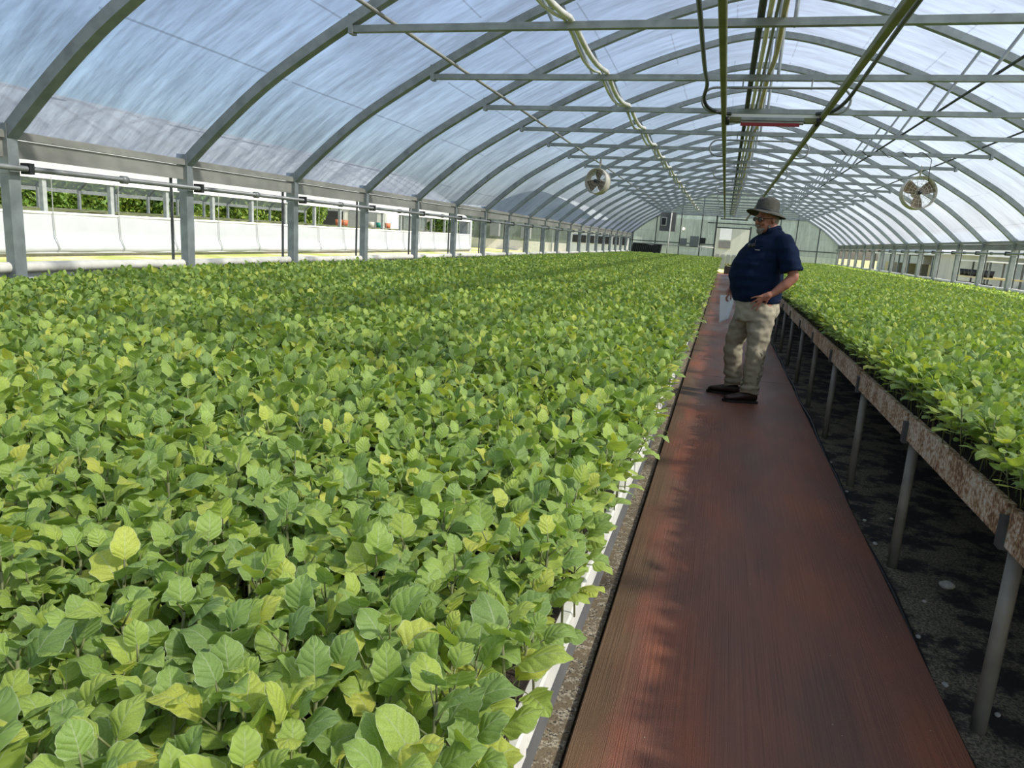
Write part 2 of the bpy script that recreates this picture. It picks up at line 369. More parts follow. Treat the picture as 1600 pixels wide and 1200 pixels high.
# ---------------------------------------------------------------- arch frames
def post_mb(x, z0=-.1, z1=1.90, w=.095): return MB().box(x-w/2, x+w/2, -w/2, w/2, z0, z1)
def frame_proto():
    root = thing('arch_frame', 'x', 'arch frame', (0, 0, 0))
    off = CX
    MB().bar([(x+off, 0, z) for x, z in PROF], .09, .085).build('arch', 'galv', root)
    for s in (-1, 1):
        x = CX+s*HW
        p = post_mb(x).build('post', 'galv', root, bevel=.006)
        # plate joining post and arch
        MB().box(x-.06, x+.06, -.053, -.049, 1.62, 1.97).build('joint_plate', 'galv', root)
        MB().box(min(x-s*.05, x-s*.14), max(x-s*.05, x-s*.14), .045, .085, 1.622, 1.702).build('pipe_clamp', 'dark', root)
        MB().tube([(x+s*.03, -.17, .85), (x+s*.03, -.17, 1.78)], .014, 6).build('guide_rod', 'darksteel', root)
    MB().box(CX-3.59, CX+3.6, -.03, .03, 3.045, 3.10).build('tie_beam', 'galv', root)
    for s in (-1, 1):
        MB().box(CX+s*3.59-.02, CX+s*3.59+.02, -.045, .045, 3.03, 3.19).build('bracket', 'galv', root)
    for (xa, za, xb, zb) in ((-1.93, 3.80, -1.52, 3.07), (2.49, 3.77, 2.10, 3.07), (.30, 4.40, .30, 3.07)):
        b = MB(); a = Vector((xa, 0, za)); c = Vector((xb, 0, zb)); b.tube([a, c], .016, 8)
        for q, e in ((a, c), (c, a)):
            d = (e-q).normalized(); b.bar([q-d*.03, q+d*.10], .05, .012)
        b.build('strut', 'galv', root)
    return root
proto = frame_proto()
for i in range(22):
    o = proto if i == 0 else copy_tree(proto)
    n = i; o.location = (0, bay(n), 0)
    if n == 0: o['label'] = 'galvanized steel arch frame nearest the camera, above the top edge of the picture'
    else: o['label'] = f'galvanized steel arch frame with posts and tie beam, {ordn(n-1)} one seen from the camera'
    o['group'] = 'arch frames carrying the greenhouse roof'

# roof film
def roof_strip(name, x0, y0, y1, m, ny, off=.05, zo=0, label=''):
    P = prof_pts(off); nyy = ny+1
    L = [0]
    for a, b in zip(P, P[1:]): L.append(L[-1]+math.hypot(b[0]-a[0], b[1]-a[1]))
    vs = []; uvs = []
    for j in range(nyy):
        yy = y0+(y1-y0)*j/ny
        for (x, z), l in zip(P, L): vs.append((x+x0, yy, z+zo)); uvs.append((yy, l))
    k = len(P); fs = [(j*k+i, j*k+i+1, (j+1)*k+i+1, (j+1)*k+i) for j in range(ny) for i in range(k-1)]
    me = bpy.data.meshes.new(name); me.from_pydata(vs, [], fs); ul = me.uv_layers.new(name='uv')
    for lp in me.loops: ul.data[lp.index].uv = uvs[lp.vertex_index]
    me.polygons.foreach_set('use_smooth', [True]*len(me.polygons)); me.materials.append(M[m])
    o = bpy.data.objects.new(name, me); COL.objects.link(o)
    return tag(o, label, 'roof', kind='structure')
roof_strip('ceiling', CX, -2.5, Y_END, 'roof', 40, label='streaked translucent polythene roof of the greenhouse')

# eave rails (trim), knee walls, side curtains
for side, s, x in (('left', -1, XL), ('right', 1, XR)):
    b = MB()
    b.box(min(x-s*.04, x), max(x-s*.04, x), 1, Y_END, 1.868, 1.915)      # upper lip
    b.box(min(x-s*.015, x+s*.01), max(x-s*.015, x+s*.01), 1, Y_END, 1.735, 1.862)      # board
    b.box(min(x-s*.03, x+s*.06), max(x-s*.03, x+s*.06), 1, Y_END, 1.900, 1.925)
    tag(b.build('trim_1' if s < 0 else 'trim_2', 'galv_old'), f'grey eave rail along the {side} wall', 'eave rail', kind='structure')
    kw = MB().box(min(x+s*.06, x+s*.075), max(x+s*.06, x+s*.075), 1, Y_END, -.1, .90)
    tag(kw.build(f'wall_{side}', 'white'), f'low white knee wall on the {side} side', 'wall', kind='structure')
    t = thing('rolled_curtain', f'grey-white rolled side curtain lying along the sill of the {side} wall', 'curtain', (x+s*.03, 1, .93), 'rolled side curtains')
    MB().tube([(0, 0, 0)]+[(0, yy, .006*math.sin(yy*2.1)) for yy in np.arange(.5, Y_END-1, .9)]+[(0, Y_END-1.05, 0)], .042, 10).build('roll', 'foam' if s < 0 else 'white_pipe', t, True)
    px = x-s*.11
    t = thing('roll_up_pipe', f'grey roll-up vent pipe running along the {side} wall below the eave', 'pipe', (px, 1, 1.66), 'roll-up vent pipes')
    MB().tube([(0, 0, 0), (0, Y_END-1.1, 0)], .022, 10).build('pipe', 'pipe', t, True)
    for n in range(0, 20):
        yy = bay(n)+S*.52-1
        MB().tube([(0, yy-.03, 0), (0, yy+.03, 0)], .034, 10).build('coupling', 'pipe', t, True)

# back wall
def wallmesh(name, y, m, holes_x=None, x0=CX, zo=0):
    # strips of panel from the floor to the arch, leaving a door opening
    b = MB(); P = PROF
    def ztop(x):
        for (xa, za), (xb, zb) in zip(P, P[1:]):
            if xa <= x-x0 <= xb: return za+(zb-za)*(x-x0-xa)/(xb-xa)+.05
        return 1.9
    return b, ztop
bw, ztop = wallmesh('wall_back', Y_END, 'endwall')
DX0, DX1, DZ = -.55, 1.15, 2.45
xs = sorted(set([XL, XR, DX0, DX1]+[XL+(XR-XL)*i/40 for i in range(41)]))
uvs = []
for a, c in zip(xs, xs[1:]):
    z0 = DZ if (a >= DX0-.001 and c <= DX1+.001) else -.1
    vs = [(a, Y_END, z0), (c, Y_END, z0), (c, Y_END, ztop(c)), (a, Y_END, ztop(a))]; bw.add(vs, [(0, 1, 2, 3)])
wb = bw.build('wall_back', 'endwall'); ul = wb.data.uv_layers.new(name='uv')
for lp in wb.data.loops:
    v = wb.data.vertices[lp.vertex_index].co; ul.data[lp.index].uv = (v.x*1.2, v.z)
tag(wb, 'green-grey translucent end wall of the greenhouse', 'wall', kind='structure')
def trimb(n, b, m, label): return tag(b.build(f'trim_{n}', m), label, 'trim', kind='structure')
b = MB()
for x in (-5.0, -3.75, -2.45, -1.35, 1.9, 2.65, 3.5, 4.6):
    b.box(x-.025, x+.025, Y_END-.07, Y_END-.01, -.05, ztop(x)-.05)
b.box(XL, DX0, Y_END-.06, Y_END-.01, 1.52, 1.57); b.box(DX1, XR, Y_END-.06, Y_END-.01, 1.50, 1.55)
trimb(3, b, 'darksteel', 'steel studs and rail of the end wall')
b = MB().box(DX0-.08, DX0, Y_END-.1, Y_END, -.1, 3.1).box(DX1, DX1+.08, Y_END-.1, Y_END, -.1, 2.6).box(DX0, DX1, Y_END-.1, Y_END, DZ, DZ+.06).box(DX0-.5, 2.1, Y_END-.12, Y_END-.06, 2.68, 2.73)
trimb(4, b, 'darksteel', 'dark frame around the end door opening')

# ---------------------------------------------------------------- ridge bundle, purlin rods, conduit
def long_tube(name, label, cat, x, z, r, m, y0=2.6, y1=Y_END-.1, sag=0, phase=0, wob=0, group=None, n=8, mb=None, seg=6):
    pts = []
    if sag or wob:
        for k in range(0, int((y1-y0)/S*seg)+1):
            yy = y0+k*S/seg; ph = (yy-bay(0))/S
            sg = -sag*math.sin(math.pi*(ph % 1))**1.0
            pts.append((x+wob*math.sin(2*math.pi*ph*.5+phase), yy, z+sg))
    else: pts = [(x, y0, z), (x, y1, z)]
    b = MB().tube(pts, r, n)
    return tag(b.build(name, m, None, True), label, cat, group)
long_tube('gas_rod', 'thin galvanized rod running under the left slope of the arches', 'rod', -3.09, 3.20, .018, 'galv_old')
long_tube('brace_rod', 'thin dark rod running under the right slope of the arches, near its low side', 'rod', 3.69, 3.21, .014, 'darksteel')
long_tube('brace_rod', 'thin dark rod on the tie beams at the foot of the right struts', 'rod', 2.20, 3.13, .014, 'darksteel')
long_tube('ridge_purlin', 'dark grey purlin running along the middle of the tie beams', 'purlin', .055, 3.135, .028, 'darksteel')
long_tube('water_pipe', 'white water pipe beside the dark purlin over the walkway', 'pipe', .115, 3.125, .020, 'white_pipe', sag=.02)
long_tube('water_pipe', 'grey pipe in the bundle over the walkway, right of the white pipe', 'pipe', .16, 3.12, .013, 'pipe', sag=.03)
long_tube('air_tube', 'yellowed tube hanging along the right side of the pipe bundle over the walkway', 'tube', .215, 3.13, .022, 'yellow', sag=.06, wob=.012)
long_tube('air_tube', 'thick cream conduit sagging over the tie beams left of the walkway', 'conduit', -1.385, 3.125, .024, 'white_pipe', y1=36, sag=.085, wob=.010)
long_tube('air_tube', 'thin cream conduit sagging beside the thick one left of the walkway', 'conduit', -1.445, 3.12, .014, 'white_pipe', y1=36, sag=.11, phase=1.5, wob=.015)

# ---------------------------------------------------------------- irrigation boom: rails, hoops, trolley, hoses
for s, x, lab in ((0, -.169, 'left'), (1, .762, 'right')):
    b = MB().box(x-.024, x+.024, 2.2, 35, 2.70, 2.755)
    tag(b.build('boom_rail', 'olive', None, False, None, .006), f'olive overhead boom rail, {lab} one of the pair above the walkway', 'rail', 'overhead boom rails')
tag(MB().box(-.35, .85, 35.0, 35.05, 2.69, 2.75).build('rail_end_bar', 'darksteel'), 'dark cross bar closing the far end of the boom rails', 'bar')
def hoop():
    pts = []; zt, zb = 2.975, 2.745; rr = (zt-zb)/2; zc = (zt+zb)/2
    pts.append((-.17, 0, zb))
    for k in range(0, 13):
        a = -math.pi/2-math.pi*k/12; pts.append((-.275+math.cos(a)*rr*1.05, 0, zc+math.sin(a)*rr))
    for k in range(0, 13):
        a = math.pi/2-math.pi*k/12; pts.append((.865+math.cos(a)*rr*1.05, 0, zc+math.sin(a)*rr))
    pts.append((.762, 0, zb))
    return pts
h0 = thing('rail_hanger', 'x', 'hanger', (0, 0, 0), 'hooped hangers of the boom rails')
MB().tube(hoop(), .012, 8).build('hoop', 'pipe', h0, True)
for x in (-.02, .62): MB().tube([(x, 0, 2.96), (x, 0, 3.06)], .008, 6).build('bolt', 'pipe', h0)
for i in range(8):
    o = h0 if i == 0 else copy_tree(h0)
    o.location = (0, bay(3)-.0+i*2*S-.03, 0)
    o['label'] = f'bent pipe hanger hooked round the boom rails, {ordn(i)} one from the camera'
t = thing('boom_trolley', 'silver watering boom trolley with a red strip riding on the two overhead rails', 'trolley', (.3, 7.95, 2.68))
MB().box(-.44, .44, -.03, .03, .035, .065).build('top_bar', 'paint_white', t)
MB().box(-.30, .30, -.05, .05, .0, .032).build('body', 'galv', t, bevel=.004)
MB().box(-.30, .30, -.04, .04, -.022, -.002).build('lower_tray', 'galv_old', t)
MB().box(-.30, .26, -.06, -.04, -.052, -.022).build('red_strip', 'red', t)
for s in (-1, 1):
    br = MB().box(s*.36-.06, s*.36+.06, -.05, .05, -.01, .03).build('wheel_bracket', 'olive', t)
    for yy in (-.07, .07): MB().tube([(s*.43-.02, yy, .0), (s*.43+.02, yy, .0)], .028, 12).build('wheel', 'dark', br, True)
def hose(name, label, pts, r):
    P = [Vector(p) for p in pts]; out = []
    for i in range(len(P)-1):
        p0 = P[max(i-1, 0)]; p1 = P[i]; p2 = P[i+1]; p3 = P[min(i+2, len(P)-1)]
        for k in range(8):
            u = k/8; out.append(.5*((2*p1)+(p2-p0)*u+(2*p0-5*p1+4*p2-p3)*u*u+(3*p1-p0-3*p2+p3)*u**3))
    out.append(P[-1])
    return tag(MB().tube(out, r, 8).build(name, 'hose', None, True), label, 'hose')
hose('supply_hose', 'black supply hose beside the left boom rail, curling into the trolley', [(-.33, 2.6, 2.90), (-.335, 5, 2.90), (-.345, 6.6, 2.90), (-.34, 7.3, 2.90), (-.37, 7.62, 2.84), (-.33, 7.75, 2.775), (-.22, 7.86, 2.745), (-.1, 7.9, 2.74)], .018)
hose('supply_hose', 'black supply hose beside the right boom rail, bending into the trolley', [(.90, 2.6, 2.90), (.92, 5, 2.90), (.95, 6.6, 2.90), (.96, 7.3, 2.89), (.92, 7.62, 2.82), (.84, 7.8, 2.765), (.7, 7.9, 2.75)], .018)

# ---------------------------------------------------------------- basket fans
def fan(loc, r, rz, tilt, label, bl0):
    t = thing('circulation_fan', label, 'fan', loc, 'hanging circulation fans'); t.rotation_euler = (tilt, 0, rz)
    # axis along local y; guard band
    b = MB(); n = 40
    for yy0, yy1 in ((-.09, .09),):
        vs = []; fs = []
        for k in range(n):
            a = 2*math.pi*k/n
            for rr, yy in ((r, yy0), (r, yy1), (r-.012, yy1), (r-.012, yy0)): vs.append((rr*math.cos(a), yy, rr*math.sin(a)))
        for k in range(n):
            for q in range(4): fs.append((k*4+q, k*4+(q+1) % 4, ((k+1) % n)*4+(q+1) % 4, ((k+1) % n)*4+q))
        b.add(vs, fs)
    b.build('outer_band', 'cream', t, True)
    for yy, nm in ((-.10, 'front_guard'), (.10, 'rear_guard')):
        b = MB()
        for rr in (.08, .14, .20, r-.03, r-.004):
            b.tube([(rr*math.cos(2*math.pi*k/24), yy, rr*math.sin(2*math.pi*k/24)) for k in range(25)], .0022, 4, False)
        for k in range(16):
            a = 2*math.pi*k/16; b.tube([(.04*math.cos(a), yy, .04*math.sin(a)), (r*math.cos(a), yy, r*math.sin(a))], .0022, 4)
        b.build(nm, 'cream', t)
    hub = MB().tube([(0, -.105, 0), (0, .02, 0)], .036, 16).build('hub', 'dark', t, True)
    MB().tube([(0, .02, 0), (0, .2, 0)], .06, 14).build('motor', 'cream', t, True)
    for k in range(3):
        a = bl0+k*2*math.pi/3; b = MB(); rows = 6; vs = []; fs = []
        for i in range(rows):
            rr = .04+(r-.07)*i/(rows-1); hw = .045+.060*math.sin(min(1, i/(rows-2))*math.pi/2)
            for s, in ((-1,), (0,), (1,)):
                p = Vector((rr, s*.03, s*hw)); ca, sa = math.cos(a), math.sin(a)
                vs.append((p.x*ca-p.z*sa, p.y+.006, p.x*sa+p.z*ca))
        for i in range(rows-1):
            for q in range(2): fs.append((i*3+q, i*3+q+1, (i+1)*3+q+1, (i+1)*3+q))
        b.add(vs, fs); o = b.build('blade', 'blade', t); md = o.modifiers.new('thick', 'SOLIDIFY'); md.thickness = .006
    return t
def fan_hang(loc, r, top):
    return MB().tube([(loc[0], loc[1]+.05, loc[2]+r-.02), (loc[0], loc[1]+.02, top)], .018, 8)
fl_, fr_ = (-2.70, 15.25, 2.60), (3.31, 15.25, 2.635)
for loc, r, rz, bl, lab in ((fl_, .262, R(-24), R(85), 'cream basket fan with brown blades hanging left of the walkway'), (fr_, .300, R(6), R(30), 'cream basket fan with brown blades hanging right of the walkway')):
    t = fan(loc, r, rz, R(-4), lab, bl)
    b = MB().tube([(0, .03, r-.01), (0, .02, r+.20)], .016, 8).tube([(0, .02, r+.12), (.0, .02, 3.04-loc[2])], .022, 8)
    b.build('hanger', 'cream', t, True)
wr = MB(); pts = []
for k in range(61):
    u = k/60; a = u*30; pts.append((1.55+1.45*u, bay(6)+.045*math.cos(a), 3.07+.045*math.sin(a)))
pts += [(3.02, bay(6)+.04, 3.0), (3.03, bay(6)+.1, 2.85), (3.06, bay(6)+.2, 2.7)]
wr.tube(pts, .006, 5)
tag(wr.build('power_cord', 'dark', None, True), 'dark cord wound round the tie beam leading to the right fan', 'cord')

# ---------------------------------------------------------------- benches
BLX, BRX = -.200, .925
BZ = .70
def bench(name, label, x_in, x_out, leg_x, y0, y1, legs):
    t = thing(name, label, 'bench', (x_in, y0, 0))
    s = 1 if x_out > x_in else -1
    X0, X1 = sorted((0.02*s, x_out-x_in))
    MB().box(X0, X1, 0, y1-y0, BZ-.11, BZ-.06).build('bench_top', 'beam_grey', t)
    return t
bl = bench('growing_bench', 'long left growing bench with a grey edge, packed with seedlings', BLX, XL+.17, -.45, .2, Y_END-.5, None)
MB().box(-.02, .0, 0, Y_END-.7, BZ-.115, BZ-.062).build('edge_rail', 'beam_grey', bl)
def leg_at(t, x, y, z1, m='leg', r=.023, base=-.06):
    b = MB().tube([(x, y, base), (x, y, z1)], r, 10)
    return b.build('leg', m, t, True)
for k in range(32):
    leg_at(bl, -.42, .9+k*1.25, BZ-.11)
MB().box(X0 := -4.75, -.37, 0, Y_END-.7, BZ-.058, BZ-.012).build('potting_mix', 'mix', bl)
br = bench('growing_bench', 'long right growing bench with rust-stained boards on thin steel legs', BRX, XR-.17, .95, .6, Y_END-.5, None)
LEGY = [2.39+1.255*k for k in range(30)]
for yy in LEGY: leg_at(br, .035, yy-.6, BZ-.11)
for k, yy in enumerate([1.13]+LEGY[:-1]):
    b = MB(); n = 8; y0 = yy+.02; y1 = yy+1.255-.012
    b.box(-.012+.004*(k % 2), .012+.004*(k % 2), y0-.6, y1-.6, BZ-.118+.004*((k*7) % 3), BZ+.006)
    b.build('side_board', 'board', br)
for yy in LEGY:
    MB().box(-.024, .0, yy-.022-.6, yy+.022-.6, BZ-.13, BZ-.03).build('joint_strap', 'darksteel', br)
    MB().box(.03, 4.4, yy-.015-.6, yy+.015-.6, BZ-.15, BZ-.11).build('cross_bar', 'darksteel', br)
MB().box(.02, 4.5, 0, Y_END-1.1, BZ-.058, BZ-.012).build('potting_mix', 'mix', br)

# foam trays along the left edge
tp = MB().box(-.345, 0, 0, .665, -.058, .0)
tray0 = thing('foam_tray', 'white foam seedling tray on the edge of the left bench', 'tray', (BLX+.004, .25, BZ+.012), 'foam trays along the left bench edge')
MB().box(-.345, 0, 0, .662, -.062, .0).build('tray', 'foam', tray0, bevel=.004)
MB().box(-.335, -.022, .012, .65, .0, .004).build('potting_mix', 'mix', tray0)
for i in range(1, 60):
    o = copy_tree(tray0); o.location = (BLX+.004+random.uniform(-.006, .006), .25+i*.672, BZ+.012)

# ---------------------------------------------------------------- seedlings
def leaf_geo(L, W, nu, nv, seed, pet, lobes=.10, cup=.25, droop=.5, fold=.25):
    rs = random.Random(seed); ph = rs.uniform(0, 6.28); fr = rs.uniform(4.2, 6.0); la = lobes*rs.uniform(.4, 1.3)
    tw = rs.uniform(-.25, .25); dr = droop*rs.uniform(.6, 2.0); fo = rs.choice((-.30, -.22, -.12, .12, .25))*rs.uniform(.7, 1.3); wv = rs.uniform(.05, .16); p2 = rs.uniform(0, 6.28)
    vs = []; uvs = []; fs = []
    for i in range(nu+1):
        u = i/nu
        wd = W*(math.sin(math.pi*min(1, u**.82*.97+.03))**.62)*(1-.12*u) if u < 1 else W*.05
        if i == 0: wd = W*.10
        ang = -dr*u*u; y = pet+L*u*math.cos(ang*.6); z = L*u*math.sin(ang*.6)
        for j in range(nv+1):
            s = -1+2*j/nv
            lob = 1+la*math.sin(fr*u*math.pi+ph+(1.3 if s > 0 else 0))*abs(s)
            x = s*wd*lob
            zz = z+fo*abs(x)*(.9+.3*s*tw)+wv*wd*math.sin(u*9+p2+s*1.5)*abs(s)+x*tw*u
            vs.append((x, y+abs(s)*.10*W*math.sin(fr*u*math.pi+p2), zz)); uvs.append((s, u))
    k = nv+1
    fs = [(i*k+j, i*k+j+1, (i+1)*k+j+1, (i+1)*k+j) for i in range(nu) for j in range(nv)]
    # petiole
    o = len(vs); rr = .0016
    for yy in (0, pet+L*.04):
        for a in range(3):
            q = a*2*math.pi/3; vs.append((rr*math.cos(q), yy, rr*math.sin(q)-.0008)); uvs.append((0, 0))
    fs += [(o, o+1, o+4, o+3), (o+1, o+2, o+5, o+4), (o+2, o, o+3, o+5)]
    return vs, fs, uvs
def mesh_of(name, parts, mats):     # parts: (verts, faces, uvs, tone, matidx)
    V = []; F = []; UV = []; T = []; MI = []
    for vs, fs, uvs, tone, mi in parts:
        o = len(V); V += vs; F += [tuple(i+o for i in f) for f in fs]; UV += uvs; T += [tone]*len(vs); MI += [mi]*len(fs)
    me = bpy.data.meshes.new(name); me.from_pydata(V, [], F)
    ul = me.uv_layers.new(name='uv'); idx = np.zeros(len(me.loops), dtype=np.int32); me.loops.foreach_get('vertex_index', idx)
    ul.data.foreach_set('uv', np.array(UV, dtype=np.float32)[idx].ravel())
    a = me.attributes.new('tone', 'FLOAT', 'POINT'); a.data.foreach_set('value', np.array(T, dtype=np.float32))
    for m_ in mats: me.materials.append(m_)
    me.polygons.foreach_set('material_index', MI); me.polygons.foreach_set('use_smooth', [True]*len(F))
    return me
def seedling_plan(seed):
    rs = random.Random(seed); n = rs.choice((6, 7, 7, 8)); h = rs.uniform(.125, .165); az = rs.uniform(0, 6.28); out = []
    lean = (rs.uniform(-.02, .02), rs.uniform(-.02, .02))
    for k in range(n):
        u = k/(n-1); az += 2.4+rs.uniform(-.35, .35)
        size = (.042, .054, .063, .062, .057, .049, .041, .034)[min(k, 7)]*rs.uniform(.85, 1.15)
        if n <= 6 and k == n-1: size *= .8
        hz = h*(.40+.60*u); pit = R(rs.uniform(0, 34)+u*52)
        out.append(dict(az=az, size=size, z=hz, pitch=pit, roll=rs.uniform(-.4, .4), pet=.022+.012*(1-u)*rs.random(), pos=(lean[0]*hz/h, lean[1]*hz/h), u=u))
    return out, h, lean
def leaf_matrix(d):
    return Matrix.Translation((d['pos'][0], d['pos'][1], d['z'])) @ Matrix.Rotation(d['az'], 4, 'Z') @ Matrix.Rotation(d['pitch'], 4, 'X') @ Matrix.Rotation(d['roll'], 4, 'Y')
def stem_geo(h, lean, n=5, r=.0022):
    b = MB(); b.tube([(0, 0, -.004), (lean[0]*.5, lean[1]*.4, h*.5), (lean[0], lean[1], h)], r, n)
    return [tuple(v) for v in b.v], b.f
def proto_mesh(seed, nu, nv):
    plan, h, lean = seedling_plan(seed); rs = random.Random(seed+99); parts = []
    for k, d in enumerate(plan):
        vs, fs, uvs = leaf_geo(d['size'], d['size']*.44, nu, nv, seed*31+k, d['pet'])
        M_ = leaf_matrix(d); vs = [tuple(M_ @ Vector(v)) for v in vs]
        parts.append((vs, fs, uvs, rs.random()*.55+(.3 if k == 0 else 0), 0))
    sv, sf = stem_geo(h, lean, 4); parts.append((sv, sf, [(0, 0)]*len(sv), 0, 1))
    return mesh_of('seedling_foliage', parts, [M['leaf'], M['stem']])
NEARV = [bpy.data.objects.new('seedling_source', proto_mesh(100+i, 7, 6)) for i in range(12)]
FARV = [bpy.data.objects.new('seedling_source', proto_mesh(200+i, 3, 2)) for i in range(8)]

def cells(x0, x1, y0, y1, sp=.048):
    nx = int((x1-x0)/sp); ny = int((y1-y0)/sp)
    gx, gy = np.meshgrid(np.arange(nx), np.arange(ny)); gx = gx.ravel(); gy = gy.ravel()
    X = x0+(gx+.2+.3*(gy % 2)*2)*(x1-x0)/nx+rng.normal(0, .006, gx.size); Y = y0+(gy+.5)*sp+rng.normal(0, .006, gx.size)
    return np.stack([X, Y, np.full(gx.size, BZ+.008)], 1)
CL = cells(XL+.20, BLX+.008, .30, Y_END-.6); CR = cells(BRX+.0, XR-.2, .80, Y_END-.6)
Rm = np.array([rt2, up2, fwd])
def project(P):
    q = (P-np.array([0, 0, CAM_H])) @ Rm.T
    return 800+FPX*q[:, 0]/q[:, 2], 600-FPX*q[:, 1]/q[:, 2], q[:, 2]
top = CL+np.array([0, 0, .17]); px, py, dp = project(top)
vis = (dp > .2) & (px > -15) & (px < 1615) & (py < 1225)
order = np.argsort(np.where(vis, dp, 1e9))[:300]
near_cells = CL[order]; keep = np.ones(len(CL), bool); keep[order] = False

def bed(name, label, P, splitY=9.0):
    n = len(P); me = bpy.data.meshes.new(name); me.from_pydata([tuple(p) for p in P], [], [])
    nn = len(NEARV); nf = len(FARV)
    far = P[:, 1] > splitY
    var = np.where(far, nn+rng.integers(0, nf, n), rng.integers(0, nn, n)).astype(np.int32)
    rot = np.stack([rng.normal(0, .10, n), rng.normal(.10, .10, n), rng.uniform(0, 6.28, n)], 1).astype(np.float32)
    patch = np.array([noise.noise(Vector((p[0]*.9, p[1]*.6, 3))) for p in P])
    scl = (1.0+patch*.16+rng.normal(0, .09, n)).clip(.7, 1.3).astype(np.float32)
    a = me.attributes.new('var', 'INT', 'POINT'); a.data.foreach_set('value', var)
    a = me.attributes.new('rot', 'FLOAT_VECTOR', 'POINT'); a.data.foreach_set('vector', rot.ravel())
    a = me.attributes.new('scl', 'FLOAT', 'POINT'); a.data.foreach_set('value', scl)
    o = bpy.data.objects.new(name, me); COL.objects.link(o); tag(o, label, 'seedlings', kind='stuff')
    ng = bpy.data.node_groups.new('plant_out', 'GeometryNodeTree')
    ng.interface.new_socket('Geometry', in_out='INPUT', socket_type='NodeSocketGeometry'); ng.interface.new_socket('Geometry', in_out='OUTPUT', socket_type='NodeSocketGeometry')
    gi = ng.nodes.new('NodeGroupInput'); go = ng.nodes.new('NodeGroupOutput'); jn = ng.nodes.new('GeometryNodeJoinGeometry')
    def na(nm, ty): q = ng.nodes.new('GeometryNodeInputNamedAttribute'); q.data_type = ty; q.inputs[0].default_value = nm; return q.outputs[0]
    vv, rv, sv = na('var', 'INT'), na('rot', 'FLOAT_VECTOR'), na('scl', 'FLOAT')
    for k, src in enumerate(NEARV+FARV):
        oi = ng.nodes.new('GeometryNodeObjectInfo'); oi.inputs[0].default_value = src
        cp = ng.nodes.new('FunctionNodeCompare'); cp.data_type = 'INT'; cp.operation = 'EQUAL'; ng.links.new(vv, cp.inputs[2]); cp.inputs[3].default_value = k
        ip = ng.nodes.new('GeometryNodeInstanceOnPoints'); ng.links.new(gi.outputs[0], ip.inputs['Points']); ng.links.new(cp.outputs[0], ip.inputs['Selection'])
        ng.links.new(oi.outputs['Geometry'], ip.inputs['Instance']); ng.links.new(rv, ip.inputs['Rotation']); ng.links.new(sv, ip.inputs['Scale'])
        ng.links.new(ip.outputs[0], jn.inputs[0])
    ng.links.new(jn.outputs[0], go.inputs[0])
    md = o.modifiers.new('plants', 'NODES'); md.node_group = ng
    return o
bed('seedling_bed', 'dense carpet of green eggplant seedlings covering the left bench', CL[keep])
bed('seedling_bed', 'dense carpet of green eggplant seedlings covering the right bench', CR, 10.0)

# the 300 nearest seedlings, each a thing with stem and leaves
LEAFM = []
for i in range(16):
    vs, fs, uvs = leaf_geo(1.0, .42+.03*(i % 3), 10, 8, 900+i, .0)
    # petiole separate length: keep blade from the origin
    LEAFM.append(mesh_of('leaf', [(vs, fs, uvs, (i*.618) % 1*.75, 0)], [M['leaf'], M['stem']]))
plans = [seedling_plan(500+i) for i in range(12)]
STEMM = []
for plan, h, lean in plans:
    b = MB(); b.tube([(0, 0, -.004), (lean[0]*.5, lean[1]*.4, h*.5), (lean[0], lean[1], h)], .0023, 6)
    for d in plan:
        M_ = leaf_matrix(d); b.tube([M_ @ Vector((0, 0, 0)), M_ @ Vector((0, d['pet']+.003, -.001))], .0013, 4)
    me = bpy.data.meshes.new('stem'); me.from_pydata(b.v, [], b.f); me.materials.append(M['stem']); me.polygons.foreach_set('use_smooth', [True]*len(b.f)); STEMM.append(me)
for i, p in enumerate(near_cells):
    pl = i % 12; plan, h, lean = plans[pl]
    root = thing('eggplant_seedling', 'young broad-leaved green seedling in the front rows of the left bench', 'seedling', tuple(p), 'seedlings in the nearest rows of the left bench', random.uniform(0, 6.28))
    sc = random.uniform(.85, 1.12); root.scale = (sc, sc, sc)
    st = bpy.data.objects.new('stem', STEMM[pl]); COL.objects.link(st); st.parent = root
    for k, d in enumerate(plan):
        lf = bpy.data.objects.new('leaf', LEAFM[(i*5+k*3) % 16]); COL.objects.link(lf); lf.parent = root
        M_ = leaf_matrix(d) @ Matrix.Translation((0, d['pet'], 0)) @ Matrix.Rotation(random.uniform(-.15, .15), 4, 'Z') @ Matrix.Diagonal((d['size'], d['size'], d['size'], 1))
        lf.matrix_local = M_
